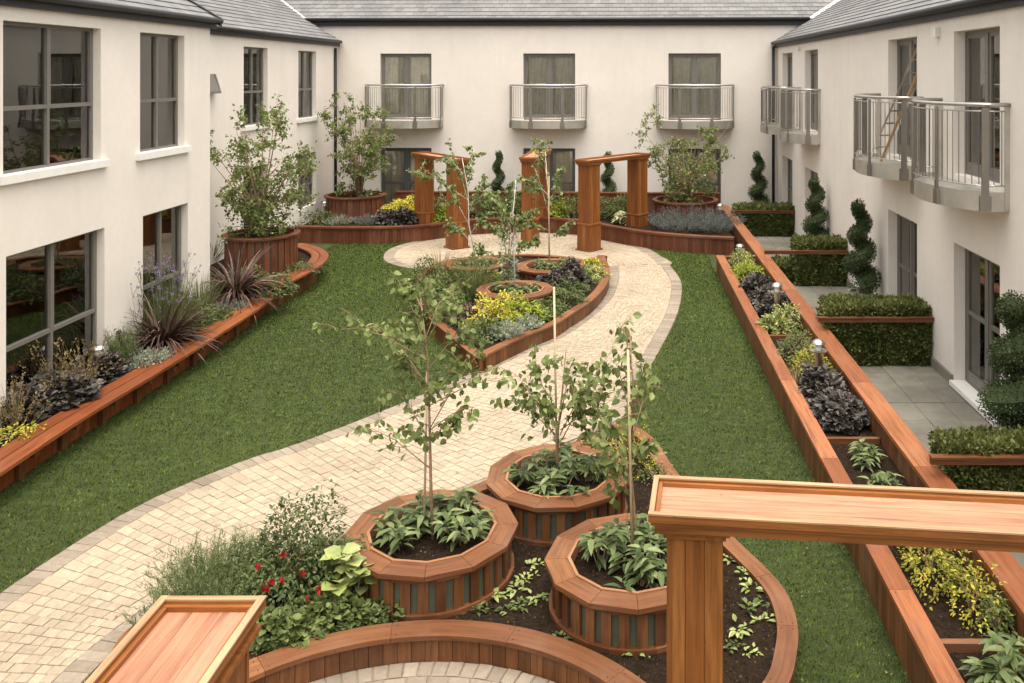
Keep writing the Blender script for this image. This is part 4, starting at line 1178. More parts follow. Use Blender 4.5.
def spiral(pos, h, r, label, turns=2.9, n=7000, leaf=.035, pot=True):
    t = thing('spiral_topiary', label, 'topiary', pos, 'spiral topiaries along the walls'); z0 = pos[2]+(.32 if pot else .02)
    lf = MB(); PP = []; DD = []; co = MB(); cen_ = []; rad_ = []
    for i in range(60):
        f_ = i/59; a = f_*turns*2*math.pi+pos[0]; R_ = r*(1-.72*f_)*.50; tr = r*(1-.50*f_)*.68
        cen_.append((pos[0]+R_*math.cos(a), pos[1]+R_*math.sin(a), z0+.12+f_*(h-.2))); rad_.append(tr*.82)
    co.tube(cen_, [r0_*.8 for r0_ in rad_], 8); co.build('inner_foliage', L['deep'], t)
    for _ in range(n):
        f_ = random.random()**1.15; i = min(58, int(f_*59)); c_ = Vector(cen_[i]).lerp(Vector(cen_[i+1]), f_*59-i); d = Vector(rs(1)[0]).normalized()
        PP.append(c_+d*rad_[i]*random.uniform(.86, 1.16)); DD.append(d+Vector(rs(1, .5)[0]))
    n = len(PP); lf.batch(T_SMALL[0], T_SMALL[1], np.array(PP), frames(np.array(DD), rs(n)), np.random.uniform(.7, 1.3, n)*leaf); lf.build('foliage', L['deep'], t)
    tk = MB(); tk.tube([(pos[0], pos[1], pos[2]+.25 if pot else pos[2]), (pos[0], pos[1], z0+h*.9)], [.025, .01], 6); tk.build('trunk', M['bark'], t)
    if pot:
        p_ = MB(); z = pos[2]; p_.lathe(pos, [(.13, z), (.17, z+.05), (.19, z+.26), (.23, z+.28), (.23, z+.33), (.19, z+.33), (.18, z+.28)], 20)
        solo(p_, 'plant_pot', M['terracotta'], pos, label.replace('spiral topiary', 'stone pot of the spiral topiary'), 'pot', 'pots of the spiral topiaries', smooth=False)
    return t

def hedge(x0, x1, y0, y1, z1, label, n=9000, leaf=.045, rail=None, raillabel=''):
    t = thing('hedge', label, 'hedge', ((x0+x1)/2, (y0+y1)/2, 0), 'clipped box hedges between the patios'); co = MB(); co.box(x0+.05, x1-.05, y0+.05, y1-.05, .02, z1-.06); co.build('inner_foliage', L['hedge'], t)
    ax = (y1-y0)*(z1); ay = (x1-x0)*(z1); az = (x1-x0)*(y1-y0); tot = ax*2+ay*2+az
    for part, mat in ((0, 'hedge'), (1, 'hedge_top')):
        PP = []; DD = []
        for _ in range(n):
            s = random.random()*tot
            if s < az: p = Vector((random.uniform(x0, x1), random.uniform(y0, y1), z1)); d = Vector((0, 0, 1)); top = True
            elif s < az+ay*1.3: p = Vector((random.uniform(x0, x1), y0, random.uniform(.02, z1))); d = Vector((0, -1, .3)); top = p.z > z1-.12
            elif s < az+ay*2: p = Vector((random.uniform(x0, x1), y1, random.uniform(.02, z1))); d = Vector((0, 1, .3)); top = p.z > z1-.12
            else:
                sx = random.choice((0, 1)); p = Vector(((x0, x1)[sx], random.uniform(y0, y1), random.uniform(.02, z1))); d = Vector((sx*2-1, 0, .3)); top = p.z > z1-.12
            if top != bool(part) and random.random() > .12: continue
            lump = noise.noise(p*4)*.05+noise.noise(p*13)*.02
            PP.append(p+d*(lump+random.uniform(-.05, .015))); DD.append(d+Vector((0,0,.25))+Vector(rs(1, .7)[0]))
        mb = MB(); k = len(PP); mb.batch(T_SMALL[0], T_SMALL[1], np.array(PP), frames(np.array(DD), rs(k)), np.random.uniform(.7, 1.6, k)*leaf*1.15)
        mb.build('foliage' if not part else 'top_foliage', L[mat], t)
    if rail:
        r_ = MB(); r_.box(3.0, 4.765, y0-.08, y0-.035, rail-.035, rail+.025); r_.box(3.0, 4.765, y0-.10, y0-.015, rail+.0255, rail+.045)
        solo(r_, 'timber_rail', M['w_face'], (3.16, y0-.08, rail), raillabel, 'rail', 'timber rails across the patio hedges')
    return t

# hedges
hedge(3.17, 4.74, 13.52, 14.10, .92, 'wide clipped hedge in front of the second patio, beside the near open door', 14000, .045, .74, 'timber rail across the wide clipped hedge beside the near open door')
hedge(3.72, 4.74, 18.6, 19.2, .94, 'square clipped hedge in the middle of the patio row', 8000, .05, .74, 'timber rail from the trough wall across the square middle hedge')
hedge(3.17, 4.74, 24.3, 24.95, .80, 'far clipped hedge at the end of the patio row', 6000, .06, .70, 'timber rail across the far clipped hedge')
hedge(3.17, 4.74, 8.62, 9.0, .86, 'nearest clipped hedge at the right edge behind the pergola beam', 14000, .04, .74, 'timber rail across the nearest clipped hedge')
hedge(3.3, 3.72, 18.9, 19.5, .42, 'small low clipped hedge beside the square middle hedge', 2500, .05)

# topiary
def gp(px, d): return (px-CX)*d/F
spiral((gp(498, 26.9), 26.95, .3), 1.85, .27, 'spiral topiary by the rear wall left of the middle pergola', pot=False)
spiral((gp(608, 26.9), 26.9, .3), 1.82, .30, 'spiral topiary by the rear wall seen through the right far pergola', pot=False)
spiral((gp(759, 26.3), 26.4, .35), 1.8, .34, 'spiral topiary in the far right corner beside the downpipe', pot=False)
spiral((gp(817, 20.2), 20.3, .5), 1.6, .34, 'spiral topiary against the right wing behind the square middle hedge', pot=False)
spiral((gp(862, 16.1), 16.2, .18), 1.68, .34, 'spiral topiary in a stone pot beside the wide clipped hedge', n=10000)
spiral((gp(1022, 9.7), 9.8, .0), 1.72, .44, 'spiral topiary at the right edge by the open patio door', n=17000, leaf=.03)

# bushy birches in tall planters
bush_tree((-7.62, 18.6), 1.02, 3.15, 1.40, 0, 15, 5600, .075, 'birch', 'broad bushy birch in the tall planter behind the left bench')
bush_tree((-7.65, 25.6), .9, 3.45, 1.10, 0, 14, 5600, .075, 'birch', 'upright dense birch in the far left corner planter')
bush_tree((1.78, 24.75), .9, 3.3, 1.45, 0, 13, 4200, .075, 'birch', 'spreading airy birch in the far right corner planter')

# young birches of the front bed
tree_px((-1.655, 7.68, .44), 7.68, [(431,480),(429,420),(427,360),(421,295)],
    [((431,450),(405,425)), ((430,440),(455,425)), ((429,395),(455,370)), ((428,385),(385,360)), ((432,470),(352,436)), ((430,405),(500,392)), ((429,430),(480,360)), ((427,385),(372,335)), ((426,360),(352,318)), ((425,345),(462,290)), ((426,350),(398,292)), ((429,440),(388,398)), ((430,430),(474,408)), ((425,340),(440,300)), ((428,400),(396,372)), ((428,370),(466,335)), ((427,360),(412,320)), ((429,410),(440,372)), ((422,310),(404,286)), ((423,320),(436,278))],
    740, .078, 'birch', 'tallest young birch with a side branch over the path in the nearest-left planter')
stake(424, 533, 372, 7.72, 'cane stake beside the young birch in the nearest-left planter', 427)
tree_px((-.63, 8.75, .44), 8.75, [(558,430),(562,395),(566,350)],
    [((557,440),(503,384)), ((557,432),(532,362)), ((560,435),(598,372)), ((562,440),(614,352)), ((560,420),(576,348)), ((560,445),(622,432)), ((559,425),(545,392)), ((557,436),(512,402)), ((562,410),(590,395)), ((560,430),(605,410))],
    620, .083, 'birch', 'leafy young birch in the rear planter of the front bed')
stake(557, 463, 287, 8.72, 'tall cane stake beside the young birch in the rear planter of the front bed', 554)
tree_px((.085, 7.24, .44), 7.24, [(634,510),(630,460),(634,400),(630,335)],
    [((632,500),(604,452)), ((632,480),(588,418)), ((630,450),(598,398)), ((632,430),(645,352)), ((632,440),(652,395)), ((631,470),(610,505)), ((632,455),(650,440)), ((631,420),(615,375)), ((631,480),(600,480)), ((631,370),(622,335))],
    330, .083, 'birch', 'slender sparse young birch in the right-hand planter near the pergola column')
stake(632, 545, 350, 7.2, 'cane stake beside the slender birch near the pergola column', 628)
# island birches
tree_px((-3.05, 18.55, .43), 18.55, [(469,225),(468,190),(462,158)],
    [((469,225),(432,172)), ((469,205),(452,162)), ((468,215),(484,182)), ((469,240),(446,228)), ((468,200),(415,178)), ((468,190),(472,150)), ((468,180),(440,158)), ((469,235),(490,215))],
    800, .085, 'birch', 'young birch in the rear-left island planter in front of the left pergola', bark='bark_pale')
tree_px((-1.5, 18.3, .43), 18.3, [(549,225),(548,190),(545,150)],
    [((549,215),(530,165)), ((549,205),(562,172)), ((548,230),(522,222)), ((549,240),(568,228)), ((548,190),(540,140)), ((548,200),(558,198)), ((548,195),(525,182))],
    600, .085, 'birch', 'young birch in the rear-right island planter in front of the middle pergola', bark='bark_pale')
stake(549, 262, 176, 18.25, 'cane stake in the rear-right island planter')
tree_px((-1.98, 16.3, .43), 16.3, [(514,250),(513,215),(516,180)],
    [((514,255),(488,228)), ((513,240),(500,205)), ((513,235),(532,212)), ((513,220),(508,186)), ((514,250),(535,240)), ((513,225),(492,195)), ((513,262),(478,250))],
    800, .08, 'birch', 'young pale-stemmed birch in the front island planter', bark='bark_pale')

# broad glossy leaf clumps in the front planters
k_ = 0
names_ = ['left', 'right', 'front', 'back']
for (cx_, cy_, pl) in ((-1.655, 7.68, 'nearest-left'), (-.63, 8.75, 'rear'), (.085, 7.24, 'right-hand')):
    for (dx, dy, w_) in ((-.26, .02, 'left'), (.25, .04, 'right'), (.05, -.27, 'front'), (.0, .30, 'back')) if pl != 'nearest-left' else ((-.25, -.06, 'left'), (.25, -.05, 'right'), (-.16, .24, 'back left'), (.16, .26, 'back right')):
        leafy_clump((cx_+dx, cy_+dy, .44), .24, .24, 80, .135, 'viburnum', 'broadleaf_shrub', 'glossy low shrub at the %s of the soil in the %s front-bed planter' % (w_, pl), 'shrub', 'glossy low shrubs in the front-bed planters')
for (cx_, cy_, pl) in ((-3.05, 18.55, 'rear-left'), (-1.5, 18.3, 'rear-right'), (-1.98, 16.3, 'front')):
    for (dx, dy, w_) in ((-.25, 0, 'left'), (.25, 0, 'right'), (0, -.2, 'front')):
        leafy_clump((cx_+dx, cy_+dy, .43), .24, .2, 60, .12, 'viburnum', 'broadleaf_shrub', 'glossy low shrub at the %s of the soil in the %s island planter' % (w_, pl), 'shrub', 'glossy low shrubs in the island planters', heads=7)

# front bed planting
def gz(px, py, z): x, y = W(px, py, z); return (x, y, z)
spiky_mound(gz(210, 612, .165), .38, .58, 420, 'rosemary', 'rosemary', 'feathery pale green rosemary at the left tip of the front bed', .05, 34)
spiky_mound(gz(245, 605, .165), .28, .55, 240, 'rosemary', 'rosemary', 'smaller rosemary between the feathery one and the red fuchsia', .05, 30)
spiky_mound(gz(150, 634, .165), .13, .30, 50, 'rosemary', 'rosemary', 'small rosemary tuft beside the bottom left pergola tray', .05, 20)
fp = gz(292, 600, .165)
ft = mound(fp, .60, .40, .72, 6400, .043, T_OVAL, 'fuchsia', 'fuchsia', 'large fuchsia bush with red flowers left of the round planters', lump=.28, inner=.6)
fm = MB(); 
for (px, py) in ((283,552),(264,583),(271,580),(282,579),(309,598),(306,612),(291,617),(258,565),(301,572),(268,586),(320,588)):
    c_ = WD(px, py, fp[1]-.40)
    fm = MB()
    for _ in range(6): fm.batch(T_SMALL[0]*np.array([1.2,1,1]), T_SMALL[1], [tuple(c_+Vector(rs(1, .012)[0]))], frames(np.array([[random.gauss(0,.3), random.gauss(0,.3), -1]]), rs(1)), [.040])
    fm.build('flower', L['red'], ft)
mound(gz(335, 596, .165), .36, .30, .46, 1900, .05, T_OVAL, 'fuchsia', 'fuchsia', 'low dark green bush between the fuchsia and the nearest-left planter', lump=.3, inner=.5)
t_ = leafy_clump(gz(352, 606, .20), .15, .48, 60, .14, 'pale', 'lime_leaved_plant', 'lime green large-leaved plant against the nearest-left planter', tpl=T_VINE, heads=6)
mound(gz(283, 640, .165), .26, .16, .20, 700, .06, T_VINE, 'green', 'ground_cover_plant', 'low bright green clump by the arc wall under the fuchsia', 'plant')
mound(gz(330, 624, .165), .32, .16, .20, 800, .06, T_VINE, 'green', 'ground_cover_plant', 'low bright green clump in front of the dark fuchsia bush', 'plant')
mound(gz(378, 618, .165), .20, .09, .12, 260, .05, T_VINE, 'green', 'ground_cover_plant', 'small green clump between the arc wall and nearest-left planter', 'plant')
SEED = [(478,612),(492,598),(515,590),(520,606),(530,568),(525,580),(560,640),(568,632),(638,655),(650,600),(742,575),(752,590),(748,610),(760,622),(738,632),(765,600),(730,560),(655,640),(728,648),(745,655),(535,600),(508,612),(655,455),(660,470)]
for i, (px, py) in enumerate(SEED):
    p = gz(px, py, .165); mb = MB(); rosette(mb, p, random.randint(7, 14), random.uniform(.045, .08), T_OVAL, .4, .07)
    rosette(mb, (p[0]+.07, p[1]+.03, p[2]), 6, .05, T_OVAL, .4, .05)
    solo(mb, 'seedling', L['pale' if i % 3 else 'green'], p, 'small %s seedling on bare soil %s' % ('pale' if i % 3 else 'green', 'inside the right-hand front bed curve' if px > 700 else 'at the far tip of the front bed' if py < 480 else 'beside the arc wall' if py > 625 else 'between the nearest-left and right-hand planters'), 'seedling', 'seedlings scattered on the front bed soil')
mound(gz(628, 470, .165), .30, .26, .42, 800, .035, T_SMALL, 'euonymus', 'variegated_shrub', 'yellow green shrub at the far tip of the front bed', lump=.3)
mound(gz(655, 480, .165), .18, .16, .15, 300, .03, T_SMALL, 'green', 'ground_cover_plant', 'tiny green cushion at the far right tip of the front bed', 'plant')

# right trough planting (x about 2.62)
def rt(px, py, z=.31): return gz(px, py, z)
TX = 2.62
def at(d, dx=0): return (TX+dx, d, .31)
mound(at(19.2,.0), .30, .40, .34, 700, .06, T_SMALL, 'variegated', 'variegated_shrub', 'cream and green shrub at the far end of the right trough')
mound(at(18.2), .34, .55, .28, 1300, .05, T_SMALL, 'lime', 'lime_shrub', 'bright lime shrub in the right trough before the dark heuchera')
for i, (d, lab) in enumerate(((16.9, 'dark purple heuchera beside the far lamp of the right trough'), (15.9, 'dark purple heuchera beside the second lamp of the right trough'), (15.3, 'dark purple heuchera just before the cream hosta'))):
    mound(at(d, .02*i), .30, .48, .28, 1300, .062, T_LOBE, 'heuchera', 'heuchera', lab, 'plant', 'dark heucheras', up=.2, jit=.35)
mound(at(14.3, -.1), .24, .35, .22, 260, .12, T_LONG, 'variegated', 'variegated_hosta', 'cream-edged hosta in the right trough', 'plant', up=1.2)
mound(at(14.5, .12), .26, .5, .36, 900, .05, T_SMALL, 'variegated', 'variegated_shrub', 'cream speckled shrub beside the hosta in the right trough')
mound(at(13.0), .30, .48, .30, 1100, .045, T_SMALL, 'grass', 'euonymus', 'green and yellow mounded shrub near the third lamp')
mound(at(12.4, .05), .26, .4, .30, 1000, .045, T_SMALL, 'euonymus', 'euonymus', 'yellow speckled mounded shrub right behind the black heuchera', seed=0) if False else mound(at(12.4, .05), .26, .4, .30, 1000, .045, T_SMALL, 'euonymus', 'euonymus', 'yellow speckled mounded shrub right behind the black heuchera')
mound(at(11.4), .30, .48, .32, 1300, .068, T_LOBE, 'heuchera', 'heuchera', 'large black heuchera in front of the nearest trough lamp', 'plant', 'dark heucheras', up=.2, jit=.35)
mound(at(10.62, .02), .30, .45, .28, 1200, .068, T_LOBE, 'heuchera', 'heuchera', 'black heuchera spreading up to the trough divider', 'plant', 'dark heucheras', up=.2, jit=.35)
tuft(at(11.9, -.27), 40, .30, .004, 'straw', 'dry_flower_tuft', 'wispy dry flower stalks spilling over the low trough wall', droop=.9)
leafy_clump(at(9.5), .20, .14, 60, .13, 'viburnum', 'broadleaf_plant', 'small broad-leaved plant just past the trough divider', 'plant', heads=6)
leafy_clump(at(8.85), .20, .14, 60, .13, 'viburnum', 'broadleaf_plant', 'small broad-leaved plant right behind the pergola beam', 'plant', heads=6)
mound(at(7.4, -.03), .23, .42, .40, 1500, .038, T_OVAL, 'euonymus', 'euonymus', 'golden yellow shrub in the near trough below the pergola beam', lump=.4)
mound(at(6.85, .10), .17, .30, .42, 650, .038, T_OVAL, 'euonymus', 'euonymus', 'taller golden shoots against the high trough wall', lump=.4)
mound(at(6.62, .2), .12, .14, .25, 300, .05, T_OVAL, 'green', 'green_shrub', 'small green shrub between the golden shrub and the near divider')
leafy_clump(at(5.9), .36, .30, 190, .14, 'viburnum', 'broadleaf_plant', 'dark broad-leaved plant in the bottom right corner', 'plant', heads=14)

# left bench bed planting
def lb_(px, py): return gz(px, py, .33)
HG = 'dark heucheras'
for (px, py, r_, lab) in ((22,418,.24,'black heuchera nearest the left edge of the picture'), (58,405,.42,'largest black heuchera beneath the left front window'), (100,378,.33,'black heuchera beside the small round lamp'), (118,362,.22,'small black heuchera before the silver plant')):
    p = lb_(px, py); mound(p, r_, r_*.9, .32, int(3200*r_), .082, T_LOBE, 'heuchera', 'heuchera', lab, 'plant', HG, up=.2, jit=.35)
mound(lb_(14, 440), .34, .30, .13, 500, .05, T_OVAL, 'euonymus', 'euonymus', 'low yellow speckled plant in the left corner of the bench bed')
for (px, py, h_, lab) in ((56,404,.80,'bronze feathery seedheads in front of the large window'), (84,386,.85,'taller bronze feathery seedheads beside the window mullion'), (14,428,.62,'pale feathery stalks at the left edge of the picture')):
    p = lb_(px, py); t0 = thing('feathery_plant', lab, 'plant', p, 'feathery seedheads'); mb = MB(); spikes(mb, p, .28, h_, 34, .034, .7, 30, T_SMALL); mb.build('foliage', L['straw'], t0)
    mb = MB(); blades(mb, p, 30, h_*.9, .004, droop=.2, spread=.35); mb.build('stem', L['straw'], t0)
spiky_mound(lb_(122, 368), .17, .62, 130, 'rosemary', 'dwarf_conifer', 'small upright conifer left of the silver plant', .05, 34, lean=.15)
spiky_mound(lb_(145, 366), .34, .24, 170, 'silver', 'silver_plant', 'silver grey plant in front of the near bronze phormium', .04, 16, lean=1.2, cat='plant', tpl=T_SMALL)
def phormium(p, n, l, lab, w_=.042):
    mb = MB(); blades(mb, p, n, l, w_, droop=1.9, spread=.95, base_r=.1, seg=8, up0=1.2); solo(mb, 'phormium', L['phormium'], p, lab, 'plant', 'bronze phormiums')
phormium(lb_(162, 348), 230, 1.02, 'near bronze phormium with arching blades before the second window')
phormium(gz(236, 300, .38), 210, 1.2, 'far bronze phormium at the corner of the left front block')
spiky_mound(lb_(196, 332), .14, .16, 40, 'lime', 'lime_plant', 'small lime plant under the near bronze phormium', .035, 16, cat='plant', tpl=T_SMALL)
mound(lb_(188, 331), .36, .36, .48, 2200, .05, T_OVAL, 'green', 'green_shrub', 'rounded green shrub behind the near bronze phormium', lump=.3)
vp = lb_(162, 344); vt = thing('verbena', 'tall wispy purple-flowered verbena in front of the second window', 'plant', vp)
mb = MB(); fl = MB()
for _ in range(60):
    a = random.uniform(0, 6.28); l = random.uniform(.6, 1.35); q = random.uniform(0, .3); b0 = Vector(vp)+Vector((math.cos(a)*q*.8, math.sin(a)*q*1.4, 0)); e = b0+Vector((math.cos(a)*q*.9+random.gauss(0,.08), math.sin(a)*q*1.2, l))
    mb.tube([b0, b0.lerp(e, .5)+Vector(rs(1, .02)[0]), e], [.004, .003, .002], 4)
    for k in range(3):
        tip = e+Vector((random.gauss(0,.06), random.gauss(0,.06), random.uniform(-.05,.05))); mb.tube([b0.lerp(e, .85), tip], [.002, .0015], 3)
        n = 7; fl.batch(T_SMALL[0], T_SMALL[1], np.array(tip)+rs(n, .010), frames(rs(n), rs(n)), np.full(n, .026))
mb.build('stem', L['grass'], vt); fl.build('flower', L['purple'], vt)
tuft(lb_(173, 339), 420, .95, .006, 'grass', 'tall_grass', 'tall fine green grass beneath the second window', droop=.35, spread=.5, base_r=.16)
tuft(lb_(199, 320), 260, .85, .007, 'grass', 'tall_grass', 'tall fine green grass by the corner of the front block', droop=.3, spread=.5, base_r=.16)
spiky_mound(lb_(208, 322), .42, .20, 240, 'grass', 'catmint', 'spreading soft green catmint along the bench before the far phormium', .05, 18, lean=1.3, tpl=T_SMALL)
spiky_mound(lb_(228, 311), .36, .18, 200, 'silver', 'catmint', 'pale silvery catmint along the bench under the far phormium', .05, 16, lean=1.3, tpl=T_SMALL)
mound(gz(270, 293, .38), .45, .40, .34, 1700, .06, T_OVAL, 'green', 'green_shrub', 'light green shrub below the tall planter behind the left bench')
mound(gz(250, 290, .38), .42, .32, .40, 1500, .06, T_OVAL, 'green', 'green_shrub', 'light green shrub between the far phormium and the tall planter')
mound(gz(301, 272, .38), .30, .45, .20, 500, .06, T_OVAL, 'green', 'green_shrub', 'low green plant between the tall planter and the curved bench')
tuft(gz(212, 262, .38), 90, .9, .015, 'grass', 'tall_grass', 'arching green grass at the corner behind the front block', droop=.8, spread=.8, base_r=.1)

# rear bed planting
def rbp(px, d, z=.37): return (gp(px, d), d, z)
mound(rbp(402, 25.0), .55, .40, .60, 2600, .06, T_OVAL, 'yellow', 'yellow_shrub', 'bright yellow shrub beside the left far pergola', base=.0)
mound(rbp(400, 24.35), .72, .35, .36, 2600, .07, T_LOBE, 'heuchera', 'heuchera', 'dark heuchera under the bright yellow shrub', 'plant', HG)
spiky_mound(rbp(368, 24.3), .55, .26, 150, 'lavender', 'lavender', 'grey lavender left of the dark rear heuchera', .06, 16, lean=1.1, group='lavenders')
spiky_mound(rbp(338, 24.3), .55, .26, 150, 'silver', 'lavender', 'pale lavender left of the grey rear one', .06, 16, lean=1.1, group='lavenders')
mound(rbp(318, 24.2), .40, .30, .40, 500, .07, T_OVAL, 'green', 'green_shrub', 'green shrub by the left corner lamp of the rear bed')
GL = [(437,24.7,.45,'between the columns of the left far pergola'), (478,25.6,.6,'just right of the left far pergola'), (500,25.7,.6,'below the rear spiral topiary'), (520,25.6,.5,'left of the middle pergola'), (575,25.6,.6,'right of the yellow-flowered plant'), (612,25.3,.8,'between the columns of the right far pergola'), (622,25.0,.6,'behind the white lily')]
for px, d, r_, lab in GL:
    mound(rbp(px, d), r_, .45, .55, int(3000*r_), .065, T_OVAL, 'green', 'green_shrub', 'mid green leafy shrub '+lab, lump=.3)
for px, d, lab in ((445,24.5,'lime foxglove-like plant at the near column of the left far pergola'),(553,25.4,'yellow flowering clump right of the middle pergola')):
    mound(rbp(px, d), .48, .35, .48, 1600, .065, T_OVAL, 'lime', 'lime_shrub', lab)
ly = rbp(621, 24.15); t0 = leafy_clump(ly, .25, .28, 70, .2, 'cream', 'white_lily', 'cream white lily between the columns of the right far pergola', heads=6)
spiky_mound(rbp(683, 23.5), 1.1, .62, 520, 'lavender', 'lavender', 'broad blue grey lavender in front of the far right tall planter', .07, 22, lean=1.0, group='lavenders')
spiky_mound(rbp(712, 23.3), .9, .60, 420, 'lavender', 'lavender', 'blue grey lavender against the end of the high trough wall', .07, 22, lean=1.0, group='lavenders')
mound((2.55, 26.0, .45), .28, .28, .62, 900, .05, T_SMALL, 'hedge', 'box_ball', 'small clipped box ball behind the far right tall planter', lump=.05, inner=.1)

# island planting
def ip(px, py): return gz(px, py, .2)
IS = [((440,315),.45,.5,'green','tall green shrub at the left side of the island bed'), ((430,300),.35,.42,'grass','olive shrub at the left wall of the island bed'), ((452,298),.45,.55,'green','leafy green shrub behind the island sedum'),
      ((470,322),.40,.30,'phormium','reddish brown sedum near the front tip of the island bed'), ((495,325),.42,.50,'yellow','bright yellow shrub in front of the front island planter'), ((520,322),.42,.42,'lime','lime shrub right of the bright yellow island shrub'),
      ((545,313),.35,.26,'green','green cushion below the right side of the front island planter'), ((563,304),.38,.22,'green','green cushion along the right island wall'), ((572,292),.32,.20,'green','far green cushion along the right island wall'),
      ((588,278),.40,.22,'variegated','white-flecked plant near the far tip of the island bed'), ((592,268),.30,.18,'euonymus','yellow-flecked plant at the far tip of the island bed'), ((500,290),.35,.35,'lime','lime feathery plant left of the front island planter')]
for (pp, r_, h_, mt, lab) in IS:
    p = ip(*pp); mound(p, r_, r_*.9, h_, int(3600*r_), .055, T_OVAL if mt not in ('yellow', 'phormium') else T_SMALL, mt, 'island_shrub', lab, 'shrub', lump=.3)
for (pp, r_, lab) in (((555,292),.38,'dark purple heuchera between the island planters'), ((572,285),.30,'small dark purple heuchera right of the rear-right island planter')):
    mound(ip(*pp), r_, r_*.9, .42, int(3000*r_), .07, T_LOBE, 'heuchera', 'heuchera', lab, 'plant', HG)
spiky_mound(ip(507, 338), .26, .28, 90, 'silver', 'silver_plant', 'silver grey plant at the front right wall of the island bed', .05, 16, cat='plant', tpl=T_SMALL, lean=.9)
spiky_mound(ip(528, 330), .24, .24, 80, 'silver', 'silver_plant', 'silver grey plant beside the lime island shrub', .05, 16, cat='plant', tpl=T_SMALL, lean=.9)
tuft(ip(440, 280), 200, .75, .010, 'straw', 'bronze_grass', 'bronze grass at the far left of the island bed', droop=.6, spread=.7, base_r=.2)
tuft(ip(470, 300), 160, .9, .010, 'grass', 'tall_grass', 'tall green grass in the middle of the island bed', droop=.4, spread=.5, base_r=.2)

for (pp, r_, h_, mt, lab) in (((425,285),.45,.45,'green','leafy shrub by the far left wall of the island bed'), ((486,336),.34,.26,'green','green shrub in the front tip of the island bed'), ((450,322),.30,.34,'green','olive green shrub against the left front wall of the island bed'),
     ((535,318),.40,.26,'green','low green filler beside the lime island shrub'), ((580,283),.34,.20,'green','low green filler by the far right wall of the island bed'), ((480,295),.42,.50,'grass','feathery shrub between the island planters'), ((470,345),.22,.2,'fuchsia','dark green cushion at the very front tip of the island bed'), ((560,296),.30,.3,'fuchsia','dark leafy shrub between purple heuchera and right island wall')):
    p = ip(*pp); mound(p, r_, r_*.9, h_, int(3200*r_), .055, T_OVAL, mt, 'island_shrub', lab, 'shrub', lump=.3)
bp = (-2.25, 17.35, .2); t0 = thing('blue_leaved_shrub', 'tall pale blue grey leaved shrub rising behind the front island planter', 'shrub', bp)
mb = MB(); dome_leaves(mb, bp, .22, .22, 1.55, 650, .07, T_OVAL, up=.6, jit=.7, lump=.4, inner=.8, seed=3); mb.build('foliage', L['blue'], t0)
mb = MB()
for k in range(5): mb.tube([bp, (bp[0]+.05*math.cos(k*1.3), bp[1]+.05*math.sin(k*1.3), 1.0), (bp[0]+.18*math.cos(k*1.3), bp[1]+.18*math.sin(k*1.3), 1.8)], [.012, .009, .004], 5)
mb.build('stem', M['bark'], t0)

# ================================================================== LAMPS
def lamp(p, label, h=.34):
    t = thing('garden_lamp', label, 'lamp', p, 'stainless steel bollard lamps in the beds')
    x, y, z = p
    mb = MB(); mb.lathe(p, [(.055, z), (.055, z+h*.70)], 16); mb.lathe(p, [(.058, z+h*.70), (.115, z+h*.715), (.115, z+h*.735), (.06, z+h*.75)], 24); mb.build('post', M['steel'], t, smooth=False)
    mb = MB(); mb.lathe(p, [(.045, z+h*.73), (.045, z+h*.90)], 16); mb.build('glass_collar', M['white'], t)
    mb = MB(); mb.lathe(p, [(.095, z+h*.88), (.095, z+h*.90), (.08, z+h*.94), (.05, z+h*.98), (.0, z+h*1.0)], 24); mb.build('cap', M['steel'], t, smooth=False)
lamp((2.62, 19.55, .31), 'farthest steel lamp of the right trough above the cream shrub', .42)
lamp((2.66, 15.1, .31), 'middle steel lamp of the right trough behind the hosta', .62)
lamp((2.68, 12.0, .31), 'nearest steel lamp of the right trough behind the black heuchera', .58)
lamp((2.66, 23.9, .37), 'steel lamp nearly hidden in the lavender at the trough end', .62)
lamp((gp(324, 24.9), 24.9, .37), 'steel lamp in the left end of the rear bed', .55)
lamp((-7.15, 12.0, .33), 'steel lamp among black heucheras under the left window', .48)

fl_ = MB(); n_f = 150
fx_ = np.random.uniform(-5.5, 2.0, n_f); fy_ = np.random.uniform(6.2, 20, n_f); fd = rs(n_f); fd[:, 2] *= .12
fl_.batch(T_SMALL[0], T_SMALL[1], np.stack([fx_, fy_, np.full(n_f, .028)], 1), frames(fd, np.array([[0, 0, 1.]])+rs(n_f, .15)), np.random.uniform(.02, .045, n_f))
props(fl_.build('leaf_litter', L['straw']), 'small dry leaves fallen over the lawn and path', 'leaf litter', kind='stuff')

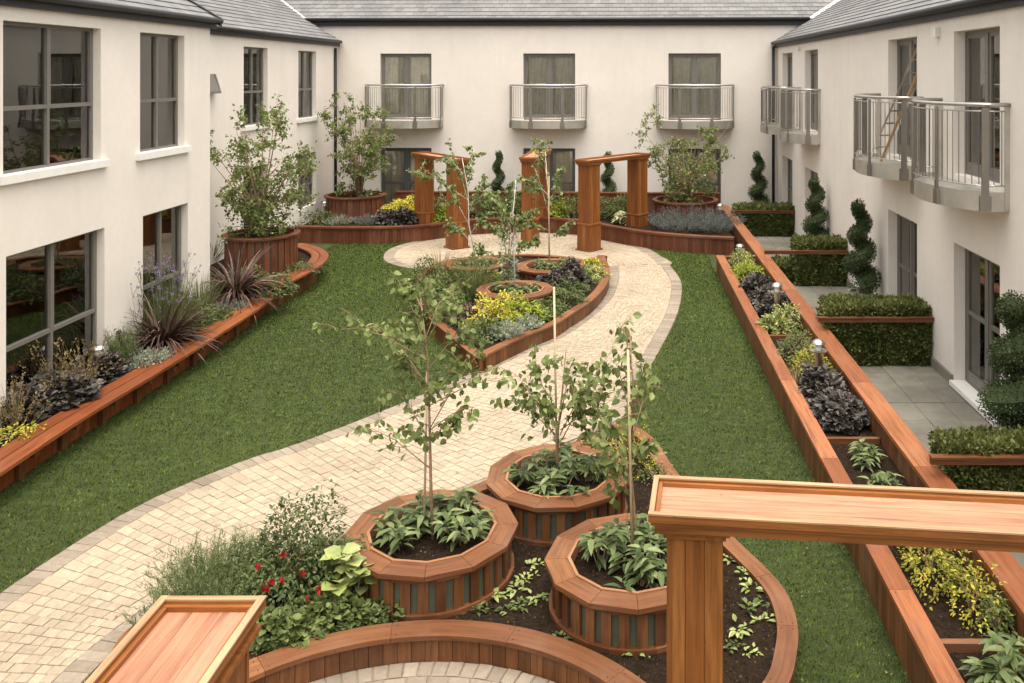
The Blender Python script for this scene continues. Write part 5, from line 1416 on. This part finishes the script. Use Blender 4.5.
# ================================================================== TURF BLADES
beds = [strip_poly, plaza, isl_poly]
fb_poly = [tuple(p) for p in nb_curve]
n_t = 380000
# sample with density falling with distance
yy = 5.6+(np.random.rand(n_t)**1.7)*19.5; xx = np.random.uniform(-7.6, 2.13, n_t)
def inside_np(poly, x, y):
    c = np.zeros(len(x), bool); P = np.array(poly); j = len(P)-1
    for i in range(len(P)):
        xi, yi = P[i]; xj, yj = P[j]
        if yi != yj:
            m_ = ((yi > y) != (yj > y)) & (x < (xj-xi)*(y-yi)/(yj-yi)+xi); c ^= m_
        j = i
    return c
ok = np.ones(n_t, bool)
for pl in (strip_poly, plaza, isl_poly, fb_poly): ok &= ~inside_np(pl, xx, yy)
ok &= ((xx-NC.x)**2+(yy-NC.y)**2) > 2.0**2
px_ = CX+F*xx/yy; ok &= (px_ > -20) & (px_ < 1040)
xx = xx[ok]; yy = yy[ok]; k = len(xx)
s_ = .012+.0022*yy
hgt = np.random.uniform(.5, 1.1, k)*.021*(1+.03*yy)
an = np.random.uniform(0, 2*math.pi, k); ln_ = np.random.normal(0, .6, (k, 2))
V = np.zeros((k, 3, 3)); wv = .0014+.00036*yy
V[:, 0] = np.stack([xx-np.cos(an)*wv, yy-np.sin(an)*wv, np.zeros(k)], 1); V[:, 1] = np.stack([xx+np.cos(an)*wv, yy+np.sin(an)*wv, np.zeros(k)], 1)
V[:, 2] = np.stack([xx+ln_[:, 0]*hgt+.006, yy+ln_[:, 1]*hgt, hgt], 1)
me = bpy.data.meshes.new('turf_fibres'); me.vertices.add(3*k); me.vertices.foreach_set('co', V.astype(np.float32).ravel())
me.loops.add(3*k); me.loops.foreach_set('vertex_index', np.arange(3*k, dtype=np.int32)); me.polygons.add(k); me.polygons.foreach_set('loop_start', np.arange(0, 3*k, 3, dtype=np.int32))
me.update(calc_edges=True); me.polygons.foreach_set('use_smooth', [False]*k); me.materials.append(M['blade'])
tf_ = bpy.data.objects.new('grass', me); COL.objects.link(tf_)
props(tf_, 'short dark green artificial turf fibres covering the lawn', 'grass', kind='stuff')
